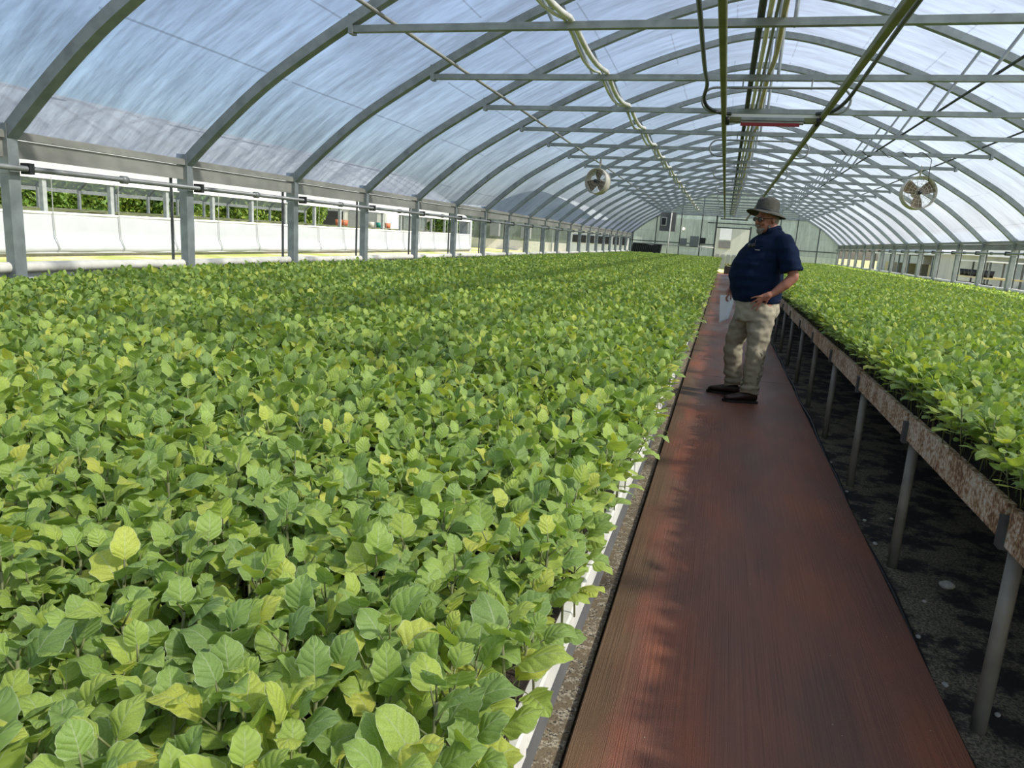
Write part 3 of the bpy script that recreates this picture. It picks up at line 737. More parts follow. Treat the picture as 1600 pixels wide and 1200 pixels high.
# ---------------------------------------------------------------- things on the floor
pts = [(.885, 1.2, -.043)]+[(.885+.012*math.sin(k*1.3)+(.02 if k > 12 else 0), 1.2+k*.35, -.043) for k in range(1, 70)]
tag(MB().tube(pts, .012, 8).build('drip_hose', 'dark', None, True), 'black drip hose lying along the right edge of the walkway', 'hose')
def rock(x, y, r, label, seed, grp=None):
    b = MB().sphere((0, 0, 0), r, 1, .8, .55, 10, 7); rs = random.Random(seed)
    b.v = [tuple(Vector(v)*(1+.25*noise.noise(Vector(v)*30+Vector((seed*3.1, 0, 0))))) for v in b.v]
    o = b.build('stone', 'stone', None, True); o.location = (x, y, -.055+r*.45); o.rotation_euler = (0, 0, rs.uniform(0, 3)); return tag(o, label, 'stone', grp)
rock(1.16, 3.50, .034, 'largest pale stone lying on the dark floor between the two nearest right bench legs', 1)
for i, (x, y, r) in enumerate([(.925, 2.62, .014), (.915, 2.95, .012), (.93, 3.9, .016), (.94, 4.25, .013), (1.02, 3.3, .010), (.92, 4.75, .012), (1.05, 2.5, .012), (1.12, 2.3, .011), (.93, 2.15, .016), (.91, 5.4, .013), (1.10, 4.35, .012)]):
    rock(x, y, r, 'small pale stone lying beside the walkway under the right bench', 10+i, 'small stones beside the walkway')

# ---------------------------------------------------------------- the man
PY = 7.12
def P(x, dy, z): return Vector((x*.975, PY+dy, 1.412+(z-1.412)*.975))
FWD = Vector((-.86, -.51, 0)).normalized(); LFT = Vector((-FWD.y, FWD.x, 0))*1.0     # his left (towards the camera)
FA = math.atan2(FWD.y, FWD.x)
def capsules(b, chain, n=14):
    for (p, r), (q, s) in zip(chain, chain[1:]):
        p = Vector(p); q = Vector(q); k = max(2, int((q-p).length/(min(r, s)*.35)))
        b.tube([p+(q-p)*i/k for i in range(k+1)], 0, n, True, [r+(s-r)*i/k for i in range(k+1)])
        b.sphere(p, r, 1, 1, 1, n, 8); b.sphere(q, s, 1, 1, 1, n, 8)
def fuse(b, name, m, parent, vox, smooth=4, disp=None):
    o = b.build(name, m, parent, True); md = o.modifiers.new('r', 'REMESH'); md.mode = 'VOXEL'; md.voxel_size = vox; md.use_smooth_shade = True
    s = o.modifiers.new('s', 'SMOOTH'); s.iterations = smooth; s.factor = .5
    dg = bpy.context.evaluated_depsgraph_get(); me = bpy.data.meshes.new_from_object(o.evaluated_get(dg), depsgraph=dg)
    o.modifiers.clear(); o.data = me; me.name = name
    if not me.materials: me.materials.append(M[m])
    if disp:
        for v in me.vertices: v.co += disp(v.co, v.normal)
    me.polygons.foreach_set('use_smooth', [True]*len(me.polygons))
    return o
man = thing('person', 'bearded person in navy polo, khaki trousers and brimmed hat standing on the walkway', 'person', (0, 0, 0))
# body: one surface - head, neck, torso, arms, hands, legs
b = MB()
HC = P(.345, -.01, 1.695)
hf = Vector((-.82, -.57, -.10)).normalized(); hl = Vector((-hf.y, hf.x, 0)).normalized(); hu = hf.cross(hl)
if hu.z < 0: hu = -hu
HR = Matrix((hf, -hl if hf.cross(hl).z < 0 else hl, hu)).transposed()
def H(f, l, u): return HC+hf*f+hl*l+hu*u
b.sphere(H(-.01, 0, .025), .1, .98, .78, 1.02, 20, 14, HR)                # skull
b.sphere(H(.018, 0, -.045), .075, .95, .80, 1.0, 18, 12, HR)             # jaw
b.sphere(H(.055, 0, -.085), .035, .9, 1.0, .8, 12, 8, HR)                # chin
b.tube([H(.085, 0, .02), H(.112, 0, -.018)], 0, 8, True, [.011, .016]); b.sphere(H(.108, 0, -.022), .0165, 1, 1.1, .8, 10, 6, HR)   # nose
for s in (-1, 1):
    b.sphere(H(.072, s*.042, -.022), .024, .8, 1, .9, 10, 7, HR)          # cheek
    b.sphere(H(-.012, s*.082, -.005), .030, .6, .32, 1.05, 10, 8, HR)     # ear
    b.sphere(H(.082, s*.030, .040), .018, .6, 1.4, .5, 10, 6, HR)         # brow
capsules(b, [(P(.385, 0, 1.645), .062), (P(.42, 0, 1.555), .070)])
b.loft([(P(.355, 0, .95), .16, .15, FA), (P(.33, 0, 1.15), .19, .17, FA), (P(.35, 0, 1.35), .18, .18, FA), (P(.40, 0, 1.50), .13, .17, FA), (P(.42, 0, 1.58), .06, .09, FA)], 18)
Ls = P(.52, -.17, 1.48); Le = P(.632, -.225, 1.19); Lw = P(.468, -.255, 1.028); Lh = P(.405, -.262, .995)
capsules(b, [(Ls, .060), (P(.60, -.22, 1.30), .050), (Le, .046), (P(.57, -.24, 1.12), .047), (Lw, .030)])
Rs = P(.31, .17, 1.47); Re = P(.205, .22, 1.22); Rw = P(.108, .10, 1.035); Rh = P(.085, .08, .985)
capsules(b, [(Rs, .060), (Re, .046), (P(.15, .16, 1.12), .044), (Rw, .030)])
# palms and fingers
capsules(b, [(Lw, .027), (P(.435, -.262, 1.012), .032), (Lh, .030)])
b.sphere(P(.405, -.268, .990), .042, 1.15, .45, .85, 12, 8)
for k, (dx, dz, L_) in enumerate([(-.062, .000, 1), (-.060, -.022, 1.05), (-.050, -.042, 1.0), (-.032, -.055, .85)]):
    r0 = P(.385, -.278+.004*k, .995-.012*k); a = r0+Vector((dx*.55, -.004, dz*.55))*L_; c = r0+Vector((dx*1.15, .004, dz*1.2-.010))*L_; e = r0+Vector((dx*1.55, .014, dz*1.7-.022))*L_
    capsules(b, [(r0, .0105), (a, .0098), (c, .0088), (e, .0075)], 8)
capsules(b, [(P(.425, -.245, .985), .013), (P(.430, -.24, .955), .011), (P(.418, -.235, .930), .009)], 8)        # thumb behind, pointing down
capsules(b, [(Rw, .028), (Rh, .031)])
b.sphere(P(.083, .078, .975), .040, .55, .9, 1.1, 12, 8)
for k in range(4):
    r0 = P(.078-.001*k, .050+.018*k, .955); a = r0+Vector((-.012, -.002, -.022)); c = a+Vector((.008, -.004, -.020)); e = c+Vector((.014, -.002, -.006))
    capsules(b, [(r0, .0105), (a, .0098), (c, .009), (e, .0078)], 8)
capsules(b, [(P(.100, .055, .985), .013), (P(.112, .045, .955), .011), (P(.108, .042, .928), .009)], 8)
# legs inside the trousers
capsules(b, [(P(.41, -.09, .90), .10), (P(.40, -.12, .48), .055), (P(.385, -.155, .06), .04)])
capsules(b, [(P(.30, .08, .90), .10), (P(.20, .13, .48), .055), (P(.235, .125, .10), .04)])
body = fuse(b, 'body', 'skin', man, .0055, 3)
# beard, moustache, hair
b = MB(); b.sphere(H(.070, 0, -.092), .038, .85, .88, .95, 16, 10, HR); b.sphere(H(.052, 0, -.078), .050, .85, .98, .42, 16, 10, HR)
b.sphere(H(.098, 0, -.047), .026, .5, 1.5, .40, 12, 8, HR)
for s in (-1, 1): b.sphere(H(.018, s*.062, -.058), .018, .9, .35, 1.2, 10, 8, HR)
o = fuse(b, 'beard', 'beard', man, .006, 2, lambda c, n: n*.004*noise.noise(c*110)); o['label'] = 'short grey beard and moustache'
b = MB(); b.sphere(H(-.045, 0, .0), .078, .9, 1.0, 1.0, 16, 10, HR)
o = fuse(b, 'hair', 'beard', man, .007, 2, lambda c, n: n*.003*noise.noise(c*120))
# eyes and mouth
for s in (-1, 1):
    MB().sphere(H(.083, s*.031, .012), .0115, 1, 1, 1, 10, 8).build('eye', 'paint_white', man, True)
MB().sphere(H(.098, 0, -.064), .016, .35, 1.3, .22, 10, 6, HR).build('mouth', 'red', man, True)
# spectacles
b = MB()
for s in (-1, 1):
    c = H(.103, s*.034, .012)
    b.tube([c+hl*(.027*math.cos(a))+hu*(.019*math.sin(a)) for a in [2*math.pi*k/16 for k in range(17)]], .0026, 5, False)
    b.tube([H(.103, s*.060, .018), H(.06, s*.080, .014), H(-.01, s*.086, .012)], .0024, 5)
b.tube([H(.104, -.008, .016), H(.106, 0, .019), H(.104, .008, .016)], .0024, 5)
sp = b.build('spectacles', 'dark', man, True)
for s in (-1, 1):
    c = H(.1005, s*.034, .012); MB().add([c+hl*(.026*math.cos(a))+hu*(.018*math.sin(a)) for a in [2*math.pi*k/14 for k in range(14)]], [tuple(range(14))]).build('lens', 'glass', sp)
# hat: crown and brim
hc = P(.335, -.005, 1.765)
b = MB(); rings = []
prof = [(.184, -.018), (.178, -.012), (.14, -.004), (.108, .004), (.104, .02), (.102, .06), (.098, .095), (.088, .118), (.06, .129), (.02, .131)]
nv = 32; vs = []; fs = []
for r_, z_ in prof:
    for k in range(nv):
        a = 2*math.pi*k/nv; x = math.cos(a)*r_; y = math.sin(a)*r_*.88
        dz = 0
        if r_ > .12: dz = (r_-.11)*(.15*math.cos(a*2+.3)-.05-.28*max(0, -math.cos(a)))      # brim curls up at the sides
        if z_ > .1: dz -= .018*math.exp(-(y/.03)**2)
        v = Vector((x, y, z_+dz)); vs.append(v)
RT = Matrix.Rotation(math.atan2(hf.y, hf.x), 3, 'Z') @ Matrix.Rotation(R(-7), 3, 'Y')
vs = [hc+RT @ v for v in vs]
fs = [(i*nv+k, i*nv+(k+1) % nv, (i+1)*nv+(k+1) % nv, (i+1)*nv+k) for i in range(len(prof)-1) for k in range(nv)]+[tuple((len(prof)-1)*nv+k for k in range(nv))]
b.add(vs, fs); hat = b.build('hat', 'hat', man, True)
for v in hat.data.vertices: v.co += v.normal*.006*noise.noise(v.co*14)
md = hat.modifiers.new('t', 'SOLIDIFY'); md.thickness = .005; md.offset = 1
b = MB(); b.tube([hc+RT @ Vector((.107*math.cos(a), .107*.88*math.sin(a), .014)) for a in [2*math.pi*k/24 for k in range(25)]], .008, 6, False); b.build('hat_band', 'dark', hat, True)
# shirt
b = MB()
b.loft([(P(.352, 0, .925), .205, .205, FA), (P(.345, 0, .97), .222, .218, FA), (P(.325, 0, 1.06), .242, .226, FA), (P(.312, 0, 1.16), .250, .230, FA), (P(.325, 0, 1.27), .240, .230, FA),
        (P(.352, 0, 1.38), .212, .228, FA), (P(.385, 0, 1.47), .168, .222, FA), (P(.41, 0, 1.54), .125, .190, FA), (P(.42, 0, 1.585), .085, .13, FA), (P(.42, 0, 1.61), .066, .075, FA)], 28)
capsules(b, [(P(.505, -.155, 1.495), .082), (P(.565, -.20, 1.38), .090)])
b.tube([P(.56, -.20, 1.40), P(.59, -.215, 1.32), P(.612, -.225, 1.235)], 0, 18, True, [.088, .092, .097])
capsules(b, [(P(.33, .155, 1.49), .080), (P(.27, .20, 1.36), .082), (P(.225, .22, 1.27), .080)])
def folds(c, n):
    d = .016*noise.noise(Vector((c.x*9, c.y*9, c.z*3.5)))+.010*noise.noise(Vector((c.x*5, c.y*5, c.z*22)))
    return n*d
shirt = fuse(b, 'shirt', 'navy', man, .010, 4, folds)
nk = P(.405, -.01, 1.600)
b = MB()
vs = []; fs = []; nn_ = 24
for k in range(nn_):
    a = FA+R(22)+k*(2*math.pi-R(44))/(nn_-1)
    dr = Vector((math.cos(a), math.sin(a), 0)); front = max(0, math.cos(a-FA))
    vs += [nk+dr*.072+Vector((0, 0, .048-.035*front)), nk+dr*(.088+.012*front)+Vector((0, 0, .012-.050*front))]
fs = [(2*k, 2*k+1, 2*k+3, 2*k+2) for k in range(nn_-1)]
b.add(vs, fs); col_ = b.build('collar', 'navy', shirt, True); md = col_.modifiers.new('t', 'SOLIDIFY'); md.thickness = .006
b = MB()
for dz in (0, -.05): b.sphere(P(.312, -.095, 1.50+dz)+FWD*.01, .007, 1, 1, 1, 8, 6)
b.build('button', 'paint_white', shirt, True)
o = MB().box(-.022, .022, -.001, .001, -.003, .003).build('chest_logo', 'box_grey', shirt)
o.location = P(.285, -.262, 1.415); o.rotation_euler = (0, 0, R(10))
# trousers, belt
b = MB()
b.loft([(P(.362, 0, .965), .190, .190, FA), (P(.362, 0, .90), .198, .196, FA), (P(.358, 0, .82), .200, .195, FA), (P(.345, 0, .74), .180, .190, FA)], 24)
capsules(b, [(P(.405, -.085, .82), .132), (P(.405, -.105, .66), .112), (P(.404, -.125, .47), .090)])
b.tube([P(.400, -.125, .48), P(.395, -.14, .30), P(.384, -.155, .14), P(.382, -.165, .055)], 0, 18, True, [.094, .088, .082, .088])
capsules(b, [(P(.305, .075, .82), .128), (P(.228, .11, .66), .104), (P(.190, .13, .47), .084)])
b.tube([P(.195, .13, .48), P(.205, .13, .30), P(.228, .125, .16), P(.240, .12, .065)], 0, 18, True, [.089, .085, .080, .085])
def pf(c, n):
    low = 1 if c.z < .5 else .6
    return n*(.018*noise.noise(Vector((c.x*7, c.y*7, c.z*11)))*low+.012*noise.noise(Vector((c.x*16, c.y*16, c.z*26)))+(.008*math.sin(c.z*95) if c.z < .2 else 0))
tr = fuse(b, 'trousers', 'khaki', man, .009, 3, pf)
b = MB(); vs = []
b.tube([P(.362, 0, .958)+Vector((math.cos(a)*.197, math.sin(a)*.193, 0)) for a in [2*math.pi*k/32 for k in range(33)]], .004, 4, False)
b.loft([(P(.362, 0, .935), .196, .193, FA), (P(.362, 0, .972), .193, .191, FA)], 32, False); blt = b.build('belt', 'shoe', man, True); md = blt.modifiers.new('t', 'SOLIDIFY'); md.thickness = .006; md.offset = 1
# shoes
def shoe(toe, heel):
    toe = Vector(toe); heel = Vector(heel); d = (toe-heel).normalized(); L_ = (toe-heel).length; sd = Vector((-d.y, d.x, 0))
    a = math.atan2(d.y, d.x)
    rows = [(0, .032, .080), (.05, .043, .105), (.25, .044, .118), (.42, .045, .110), (.60, .052, .088), (.80, .054, .070), (.93, .044, .060), (1, .022, .042)]
    b = MB(); vs = []; n = 12
    for u, hw, h in rows:
        c = heel+d*L_*u
        for k in range(n):
            q = 2*math.pi*k/n; zz = .018+max(0, h-.018)*(.5+.5*math.sin(q))**.8; vs.append(c+sd*hw*math.cos(q)*(1 if math.sin(q) < .3 else .9)+Vector((0, 0, zz)))
    fs = [(i*n+k, i*n+(k+1) % n, (i+1)*n+(k+1) % n, (i+1)*n+k) for i in range(len(rows)-1) for k in range(n)]+[tuple(range(n)), tuple((len(rows)-1)*n+k for k in range(n))]
    b.add(vs, fs); o = b.build('shoe', 'shoe', man, True); md = o.modifiers.new('s', 'SUBSURF'); md.levels = md.render_levels = 1
    b = MB(); vs = []
    for z in (.0, .022):
        for u, hw, h in rows: vs.append(heel+d*(L_*(u*1.03-.01))+sd*(hw+.005)+Vector((0, 0, z)))
        for u, hw, h in rows[::-1]: vs.append(heel+d*(L_*(u*1.03-.01))-sd*(hw+.005)+Vector((0, 0, z)))
    k = len(rows)*2; b.add(vs, [tuple(range(k))[::-1], tuple(range(k, 2*k))]+[(i, (i+1) % k, k+(i+1) % k, k+i) for i in range(k)])
    b.build('sole', 'sole', o)
    b = MB()
    for u in (.46, .54, .62):
        c = heel+d*L_*u; h = .094-(u-.42)*.13; b.tube([c-sd*.022+Vector((0, 0, h-.006)), c+Vector((0, 0, h+.006)), c+sd*.022+Vector((0, 0, h-.006))], .0025, 5)
    b.build('laces', 'sole', o)
shoe((.150, 6.895, 0), (.452, 6.975, 0)); shoe((-.005, 7.295, 0), (.300, 7.235, 0))
# sunglasses hanging from the placket, sheet of paper in the right hand
b = MB(); sc_ = P(.232, -.175, 1.462)
for s in (-1, 1): b.sphere(sc_+LFT*s*.030+Vector((0, 0, -.008)), .026, .30, 1.0, .75, 12, 8, Matrix.Rotation(FA, 3, 'Z'))
b.tube([sc_-LFT*.055, sc_+FWD*.01, sc_+LFT*.055], .004, 6); b.tube([sc_+LFT*.05, sc_+LFT*.02+Vector((.02, 0, .05))], .003, 5)
b.build('sunglasses', 'glass', man, True)
b = MB(); vs = []; nu_, nv_ = 8, 10
for i in range(nu_+1):
    for j in range(nv_+1):
        u = i/nu_; v = j/nv_
        x = .008+.150*u*(1-.45*v)+.020*v; z = .958+.012*u-.285*v+.05*u*v; vs.append(P(x, .045+.03*math.sin(u*2.6)+.02*v-.05*u, z))
fs = [(i*(nv_+1)+j, i*(nv_+1)+j+1, (i+1)*(nv_+1)+j+1, (i+1)*(nv_+1)+j) for i in range(nu_) for j in range(nv_)]
b.add(vs, fs); pp = b.build('paper_sheet', 'paper', None, True); md = pp.modifiers.new('t', 'SOLIDIFY'); md.thickness = .0012
tag(pp, 'white printed sheet of paper hanging from the right hand of the person', 'paper')

# ---------------------------------------------------------------- things on the back wall
YB = Y_END-.08
def wallbox(name, label, cat, x0, x1, z0, z1, d, m, parts=None, group=None):
    t = thing(name, label, cat, ((x0+x1)/2, YB, z0), group)
    w_ = (x1-x0)/2; MB().box(-w_, w_, -d, 0, 0, z1-z0).build('housing', m, t, bevel=.008)
    MB().box(-w_*.86, w_*.86, -d-.008, -d, (z1-z0)*.08, (z1-z0)*.92).build('door', m, t)
    return t
t = thing('exhaust_fan_box', 'large dark exhaust fan box with small black opening, high on the end wall', 'exhaust fan', (-3.15, YB, 2.12))
MB().box(-.42, .42, -.22, 0, 0, 1.02).build('housing', 'beam_grey', t, bevel=.01)
MB().box(-.36, -.06, -.24, -.22, .28, .74).build('opening_frame', 'white_pipe', t); MB().box(-.33, -.10, -.25, -.24, .32, .70).build('opening', 'dark', t)
wallbox('control_box', 'small grey control box low on the end wall below the lamp', 'control box', -2.40, -2.05, 1.42, 1.80, .15, 'box_grey')
wallbox('control_box', 'large grey control box on the end wall between the lamp and the door', 'control box', -1.88, -1.42, 1.38, 1.95, .2, 'box_grey')
t = thing('junction_box', 'black box mounted just right of the large grey control box', 'box', (-1.22, YB, 1.58)); MB().box(-.16, .16, -.14, 0, 0, .3).build('housing', 'dark', t, bevel=.01); MB().tube([(0, -.05, -.4), (0, -.05, 0)], .015).build('conduit', 'pipe', t)
t = thing('wall_lamp', 'small lit round lamp on the end wall beside the exhaust fan box', 'lamp', (-2.28, YB-.12, 2.30)); MB().sphere((0, -.02, 0), .06).build('bulb', 'bulb', t, True); MB().tube([(0, 0, -.04), (0, .1, -.14)], .03).build('fitting', 'cream', t)
tag(MB().tube([(-3.05, YB-.25, .1), (-2.98, YB-.25, 3.2)], .035).build('downpipe', 'white_pipe', None, True), 'white upright pipe standing before the end wall left of the fan box', 'pipe')
tag(MB().tube([(-4.9, YB-.05, 1.42), (-2.0, YB-.05, 1.38), (-.6, YB-.05, 1.40)], .03).build('water_main', 'white_pipe', None, True), 'pale horizontal pipe running along the end wall', 'pipe')
for i in range(16):
    x = -4.85+i*.098; b = MB().box(-.03, .03, -.25, .25, 0, .50+.03*math.sin(i*.5)).box(-.044, .044, -.265, .265, .50, .53)
    o = b.build('nursery_tray', 'dark'); o.location = (x, Y_END-.95, BZ+.17); o.rotation_euler = (0, R(8), 0)
    tag(o, 'black nursery tray standing on edge in the row at the far bench end', 'tray', 'black trays at the far end of the left bench')
tag(MB().box(-4.98, -3.25, Y_END-1.25, Y_END-.65, BZ-.012, BZ+.17).build('tray_stand', 'galv_old'), 'low stand under the row of black trays', 'stand')
t = thing('crate', 'black crate holding potted plants standing at the far end of the walkway', 'crate', (.32, 42.4, 0)); MB().box(-.24, .24, -.2, .2, 0, .42).build('body', 'dark', t, bevel=.01)
b = MB()
for k in range(60):
    c = Vector((random.uniform(-.2, .2), random.uniform(-.15, .15), .42+random.uniform(0, .16))); b.sphere(c, .045, 1, .6, .5, 6, 4)
b.build('plants', 'stem', t)

# ---------------------------------------------------------------- outdoors: neighbour house on the left
def blobfield(b, n, rx, ry, rz, z0, sz):
    vs = []; fs = []; uv = []
    for k in range(n):
        while True:
            p = Vector((random.uniform(-1, 1), random.uniform(-1, 1), random.uniform(-1, 1)))
            if .35 < p.length < 1: break
        p = Vector((p.x*rx, p.y*ry, p.z*rz+z0)); p *= 1+.22*noise.noise(p*1.1)
        e = Euler((random.uniform(-1.2, 1.2), random.uniform(-1.2, 1.2), random.uniform(0, 6.3))).to_matrix(); s = sz*random.uniform(.6, 1.3)
        q = [p+e @ Vector(c) for c in ((-s*.5, 0, 0), (0, -s*.3, .1*s), (s*.6, 0, 0), (0, s*.3, .1*s))]; o = len(vs); vs += q; fs.append((o, o+1, o+2, o+3)); uv += [(-1, .3), (0, 0), (1, .6), (0, 1)]
    return vs, fs, uv
def crown_mesh(n, rx, ry, rz, z0, sz):
    vs, fs, uv = blobfield(None, n, rx, ry, rz, z0, sz); me = bpy.data.meshes.new('foliage'); me.from_pydata([tuple(v) for v in vs], [], fs)
    ul = me.uv_layers.new(name='uv')
    for lp in me.loops: ul.data[lp.index].uv = uv[lp.vertex_index]
    a = me.attributes.new('tone', 'FLOAT', 'POINT'); tt = np.repeat(rng.uniform(0, .6, len(vs)//4), 4).astype(np.float32); a.data.foreach_set('value', tt); me.materials.append(M['bush']); return me
CM = [crown_mesh(5200, 2.2, 2.2, 2.3, 2.4, .26) for _ in range(3)]
def tree(name, label, x, y, s, zs, k, grp, cat='tree'):
    t = thing(name, label, cat, (x, y, .2), grp); t.scale = (s, s, zs)
    o = bpy.data.objects.new('foliage', CM[k % 3]); COL.objects.link(o); o.parent = t; o.rotation_euler = (0, 0, k*1.7)
    MB().tube([(0, 0, -.4), (.05, 0, 2.2)], 0, 8, True, [.16, .09]).build('trunk', 'bark', t, True)
for k in range(14):
    tree('tree', 'green leafy tree in the hedge row beyond the neighbouring greenhouse on the left', -33-random.uniform(0, 3), 17+k*2.9, random.uniform(.95, 1.25), random.uniform(.85, 1.2), k, 'trees of the hedge row beyond the left wall')
tree('tree', 'tree showing in the gap between the white curtain end and the grey greenhouse', -19.5, 50, .75, .62, 3, None)
tree('tree', 'dark tree seen through the end door above the far building', 2.9, 62, .8, .85, 5, None)

NX, NZ = -14.5, .17; ncx = NX-HW
g = thing('greenhouse', 'neighbouring long greenhouse with a lowered white side curtain beyond the left wall', 'greenhouse', (ncx, 12.64, NZ))
NYS = [S*k for k in range(-1, 16)]
aprt = None
for k, yy in enumerate(NYS):
    if aprt is None:
        aprt = MB().bar([(x, 0, z) for x, z in PROF], .09, .08).build('arch', 'galv', g); p1 = MB().box(-.05, .05, -.05, .05, -.3, 1.9).build('post', 'galv', g)
        p1.location = (HW, yy, 0); aprt.location = (0, yy, 0); p2 = p1.copy(); COL.objects.link(p2); p2.location = (-HW, yy, 0); continue
    a = aprt.copy(); COL.objects.link(a); a.location = (0, yy, 0)
    for s in (1, -1): q = p1.copy(); COL.objects.link(q); q.location = (s*HW, yy, 0)
ro = roof_strip('roof', ncx, 12.64+NYS[0]-.2, 12.64+NYS[-1]+.1, 'nbroof', 16, .05, NZ, '')
for k in ('label', 'category', 'kind'):
    if k in ro: del ro[k]
mw = ro.matrix_world.copy(); ro.parent = g
for v in ro.data.vertices: v.co -= Vector((ncx, 12.64, NZ))
yA, yB = NYS[0]-.1, NYS[-1]+.1
MB().box(HW+.03, HW+.10, yA, yB, 1.80, 1.915).build('eave_gutter', 'white', g)
MB().box(-HW-.1, -HW-.03, yA, yB, 1.75, 1.9).build('eave_rail', 'galv', g); MB().box(-HW-.06, -HW, yA, yB, -.2, 1.14).build('far_wall', 'galv_old', g)
def curtain_mb():
    b = MB(); n = 60; prof_ = [(0, 1.06), (.015, .95), (.02, .7), (.03, .52), (.09, .40), (.13, .32), (.11, .25), (.05, .215)]
    vs = []; k = len(prof_)
    for i in range(n+1):
        y_ = yA+(yB-yA)*i/n; bulge = .5+.5*abs(math.sin(math.pi*(y_-NYS[0])/S))
        for x_, z_ in prof_: vs.append((HW+.09+x_*(.5+.7*bulge)+.01*math.sin(y_*3.3), y_, z_+.012*math.sin(y_*.9+1)-(0.03*bulge if z_ < .35 else 0)))
    b.add(vs, [(i*k+j, i*k+j+1, (i+1)*k+j+1, (i+1)*k+j) for i in range(n) for j in range(k-1)]); return b
cur = curtain_mb().build('side_curtain', 'curtain', g, True)
MB().tube([(HW+.09, yA, 1.07), (HW+.09, yB, 1.07)], .028).build('curtain_pipe', 'paint_white', cur, True)
MB().tube([(HW+.17, yA, .20), (HW+.17, yB, .20)], .03).build('bottom_pipe', 'box_grey', cur, True)
for yy in NYS: MB().tube([(HW+.16, yy+.08, 1.85), (HW+.14, yy+.09, 1.1), (HW+.17, yy+.09, .55), (HW+.25, yy+.12, .30), (HW+.18, yy+.10, .2)], .010, 5).build('curtain_cord', 'box_grey', g)
MB().box(HW+.02, HW+.07, yA, yB, -.2, .17).build('base_board', 'foam', g)
b = MB(); vs = []; nx_, ny_ = 24, 120
for j in range(ny_+1):
    for i in range(nx_+1): vs.append((-HW+.5+(2*HW-.9)*i/nx_, yA+.2+(yB-yA-.4)*j/ny_, 1.02+random.uniform(0, .12)))
b.add(vs, [(j*(nx_+1)+i, j*(nx_+1)+i+1, (j+1)*(nx_+1)+i+1, (j+1)*(nx_+1)+i) for j in range(ny_) for i in range(nx_)])
o = b.build('plants', 'stem', g); o['kind'] = 'stuff'
# white draped end of the neighbour house
MB().box(HW-.6, HW+.12, yB, yB+.35, -.2, 1.95).build('draped_end', 'curtain', g, bevel=.02)
# small coloured pots on its bench
for k, (y_, m_, cn) in enumerate([(27.3-12.64, 'orange', 'orange'), (27.8-12.64, 'orange', 'orange'), (30.2-12.64, 'foam', 'pale'), (31.0-12.64, 'teal', 'teal'), (31.9-12.64, 'orange', 'orange')]):
    pos = ['leftmost orange tub of the row on the neighbouring greenhouse bench', 'second orange tub from the left on the neighbouring greenhouse bench', 'white tub on the neighbouring greenhouse bench', 'teal tub on the neighbouring greenhouse bench', 'rightmost orange tub on the neighbouring greenhouse bench'][k]
    b = MB().tube([(0, 0, 0), (0, 0, .24)], 0, 12, True, [.12, .15]); o = b.build('tub', m_, None, True); o.location = (-15.6, y_+12.64, NZ+1.16); tag(o, pos, 'tub')

def building(name, label, cat, loc, w_, d_, h_, roofh, wm, rm, rz=0, doors=()):
    t = thing(name, label, cat, loc, None, rz)
    MB().box(-w_/2, w_/2, -d_/2, d_/2, -.3, h_).build('wall', wm, t)
    b = MB(); o = .25; vs = [(-w_/2-o, -d_/2-o, h_), (w_/2+o, -d_/2-o, h_), (w_/2+o, d_/2+o, h_), (-w_/2-o, d_/2+o, h_), (-w_/2-o, 0, h_+roofh), (w_/2+o, 0, h_+roofh)]
    b.add(vs, [(0, 1, 5, 4), (2, 3, 4, 5), (0, 4, 3), (1, 2, 5), (0, 3, 2, 1)]).build('roof', rm, t)
    for (x0, x1, z0, z1, m_, nm) in doors: MB().box(x0, x1, -d_/2-.06, -d_/2-.01, z0, z1).build(nm, m_, t)
    return t
building('barn', 'grey-roofed barn with dark openings beyond the neighbouring greenhouse', 'barn', (-38, 64, .3), 14, 8, 2.8, 2.0, 'wall_cream', 'roof_grey', R(12), [(-5, -1.5, 0, 2.2, 'dark', 'opening'), (0, 3, 0, 2.2, 'dark', 'opening'), (3.6, 6.2, 0, 2.4, 'box_grey', 'door')])
building('shed', 'pale shed with ribbed metal siding beyond the far part of the neighbouring greenhouse', 'shed', (-23.5, 60, .3), 7, 6, 2.6, .8, 'box_grey', 'wall_cream', R(5), [(-3, -1.2, .2, 2.2, 'galv', 'panel'), (-1, .8, .2, 2.2, 'galv_old', 'panel'), (1, 3.2, .2, 2.2, 'box_grey', 'panel')])
def far_house(label, cx_, y_, y1_, zo, m_end='endwall'):
    t = thing('greenhouse', label, 'greenhouse', (cx_, y_, zo))
    b = MB(); vs = []; n = 20; uv = []
    P_ = prof_pts(0); xs_ = [p[0] for p in P_]
    for (xa, za), (xb, zb) in zip(P_, P_[1:]): b.add([(xa, 0, .8), (xb, 0, .8), (xb, 0, zb), (xa, 0, za)], [(0, 1, 2, 3)])
    e = b.build('end_wall', m_end, t); ul = e.data.uv_layers.new(name='uv')
    for lp in e.data.loops: v = e.data.vertices[lp.vertex_index].co; ul.data[lp.index].uv = (v.x, v.z)
    MB().box(-HW, HW, -.04, .0, -.3, .8).build('skirt', 'foam', t)
    b = MB(); k = len(P_)
    for yy in (0, y1_-y_): b.add([(x, yy, z) for x, z in P_], [])
    b.f = [(i, i+1, k+i+1, k+i) for i in range(k-1)]; r_ = b.build('roof', 'wall_cream', t, True)
    MB().box(-HW-.02, -HW, 0, y1_-y_, -.3, 1.9).build('side_wall', 'wall_cream', t); MB().box(HW, HW+.02, 0, y1_-y_, -.3, 1.9).build('side_wall', 'wall_cream', t)
    for x in (-4, -2.2, -.6, 1.4, 3.2): MB().box(x-.03, x+.03, -.07, -.04, -.2, 3).build('stud', 'galv', t)
    return t
g2 = far_house('pale grey-green greenhouse seen end on beyond the far part of the left wall', -13.6, 52, 62, .22)
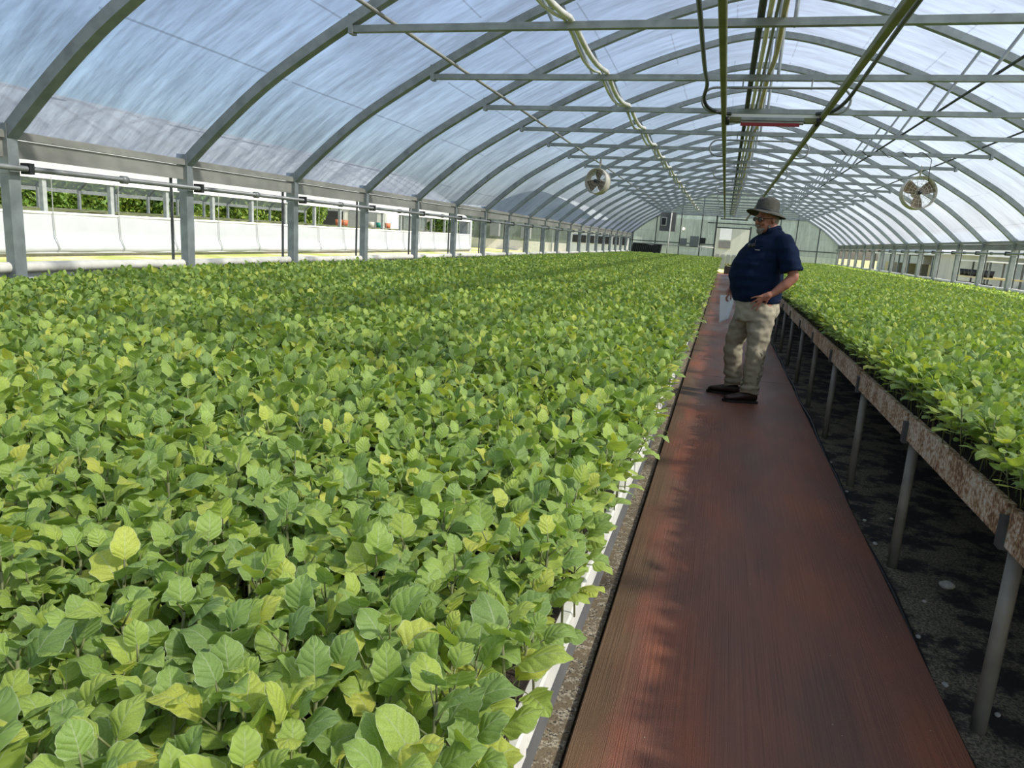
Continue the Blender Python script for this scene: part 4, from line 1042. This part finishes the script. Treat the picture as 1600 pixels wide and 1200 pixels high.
MB().box(-3.3, -2.6, -.45, -.05, 1.0, 2.0).build('heater_box', 'box_grey', g2); MB().box(-.9, -.2, -.45, -.05, .95, 1.85).build('heater_box', 'box_grey', g2)
t = building('shed', 'white shed with a row of dark windows beyond the far left wall', 'shed', (-7.3, 46.5, .05), 3.9, 5, 1.95, .7, 'paint_white', 'roof_grey', 0, [(-1.75+i*.5, -1.4+i*.5, 1.15, 1.6, 'dark', 'window') for i in range(7)])
# seen through the end door
t = building('building', 'pale building with a bright window behind the end door', 'building', (-.8, 52, .05), 4.6, 4, 3.1, .5, 'wall_cream', 'paint_white', 0, [(-.55+.9, .2+.9, 1.9, 2.65, 'paper', 'window'), (-.55+.9, .2+.9, 1.35, 1.8, 'beam_grey', 'window_frame')]+[(-2.2+.35*i, -1.98+.35*i, .05, .95, 'box_grey', 'panel') for i in range(12)])

# ---------------------------------------------------------------- outdoors on the right
g = thing('greenhouse', 'neighbouring greenhouse with a pale paneled side beyond the right wall', 'greenhouse', (13.2, 12, 0))
MB().box(0, .05, 0, 24, -.1, .75).build('skirt', 'foam', g)
MB().box(0, .04, 0, 24, .75, 2.2).build('side_wall', 'wall_cream', g)
for k in range(14): MB().box(-.08, 0, k*1.83-.04, k*1.83+.04, -.1, 2.25).build('post', 'galv', g)
for z in (.95, 1.2, 1.45): MB().box(-.03, 0, 0, 24, z, z+.02).build('rail', 'galv_old', g)
b = MB(); k = len(PROF)
for yy in (0, 24): b.add([(x+HW, yy, z+.3) for x, z in PROF], [])
b.f = [(i, i+1, k+i+1, k+i) for i in range(k-1)]; b.build('roof', 'white', g, True)
# open shed further off
g = thing('open_shed', 'open shed with white roof and yellow timber beyond the far right wall', 'shed', (12.5, 38, 0))
b = MB().box(-1.2, 3, 0, 26, 1.75, 1.95).build('roof', 'paint_white', g); MB().box(2.6, 2.8, 0, 26, -.1, 1.8).build('back_wall', 'beam_grey', g)
for k in range(10): MB().box(-1.1, -1.0, k*2.8, k*2.8+.12, -.1, 1.8).build('post', 'galv', g)
for k in range(8): MB().box(-.6, 0, k*3.1+.4, k*3.1+1.7, .3, 1.2).build('timber_stack', 'yellow' if k % 2 else 'khaki', g)
far_house('pale grey greenhouse standing behind the open shed beyond the right wall', 22.0, 34, 90, -.05)
# pot rack between the houses
g = thing('plant_rack', 'two-tier rack with a slatted white top standing outside the right wall', 'rack', (8.6, 26.3, -.02))
MB().box(-.5, .5, 0, 3.4, 1.52, 1.56).build('top', 'paint_white', g); MB().box(-.5, .5, 0, 3.4, .98, 1.03).build('shelf', 'yellow', g); MB().box(-.5, .5, 0, 3.4, .55, .6).build('lower_shelf', 'dark', g)
for x in (-.46, .46):
    for yy in (.05, 1.7, 3.35): MB().box(x-.025, x+.025, yy-.025, yy+.025, -.1, 1.52).build('leg', 'darksteel', g)
n = 0
for zz, nm in ((1.03, 'upper'), (.60, 'lower')):
    for k in range(7):
        b = MB().tube([(0, 0, 0), (0, 0, .22)], 0, 12, True, [.10, .13]); o = b.build('plant_pot', 'dark', None, True); o.location = (8.25, 26.6+k*.45, zz-.02)
        tag(o, f'black plant pot on the {nm} shelf of the rack outside the right wall', 'pot', f'black pots on the {nm} shelf outside')
# gable-ended small house
building('shed', 'small pale shed with a low gable outside the right wall, left of the plant rack', 'shed', (10.6, 35.2, 0), 3.2, 3, 1.75, .7, 'wall_cream', 'paint_white', R(90))
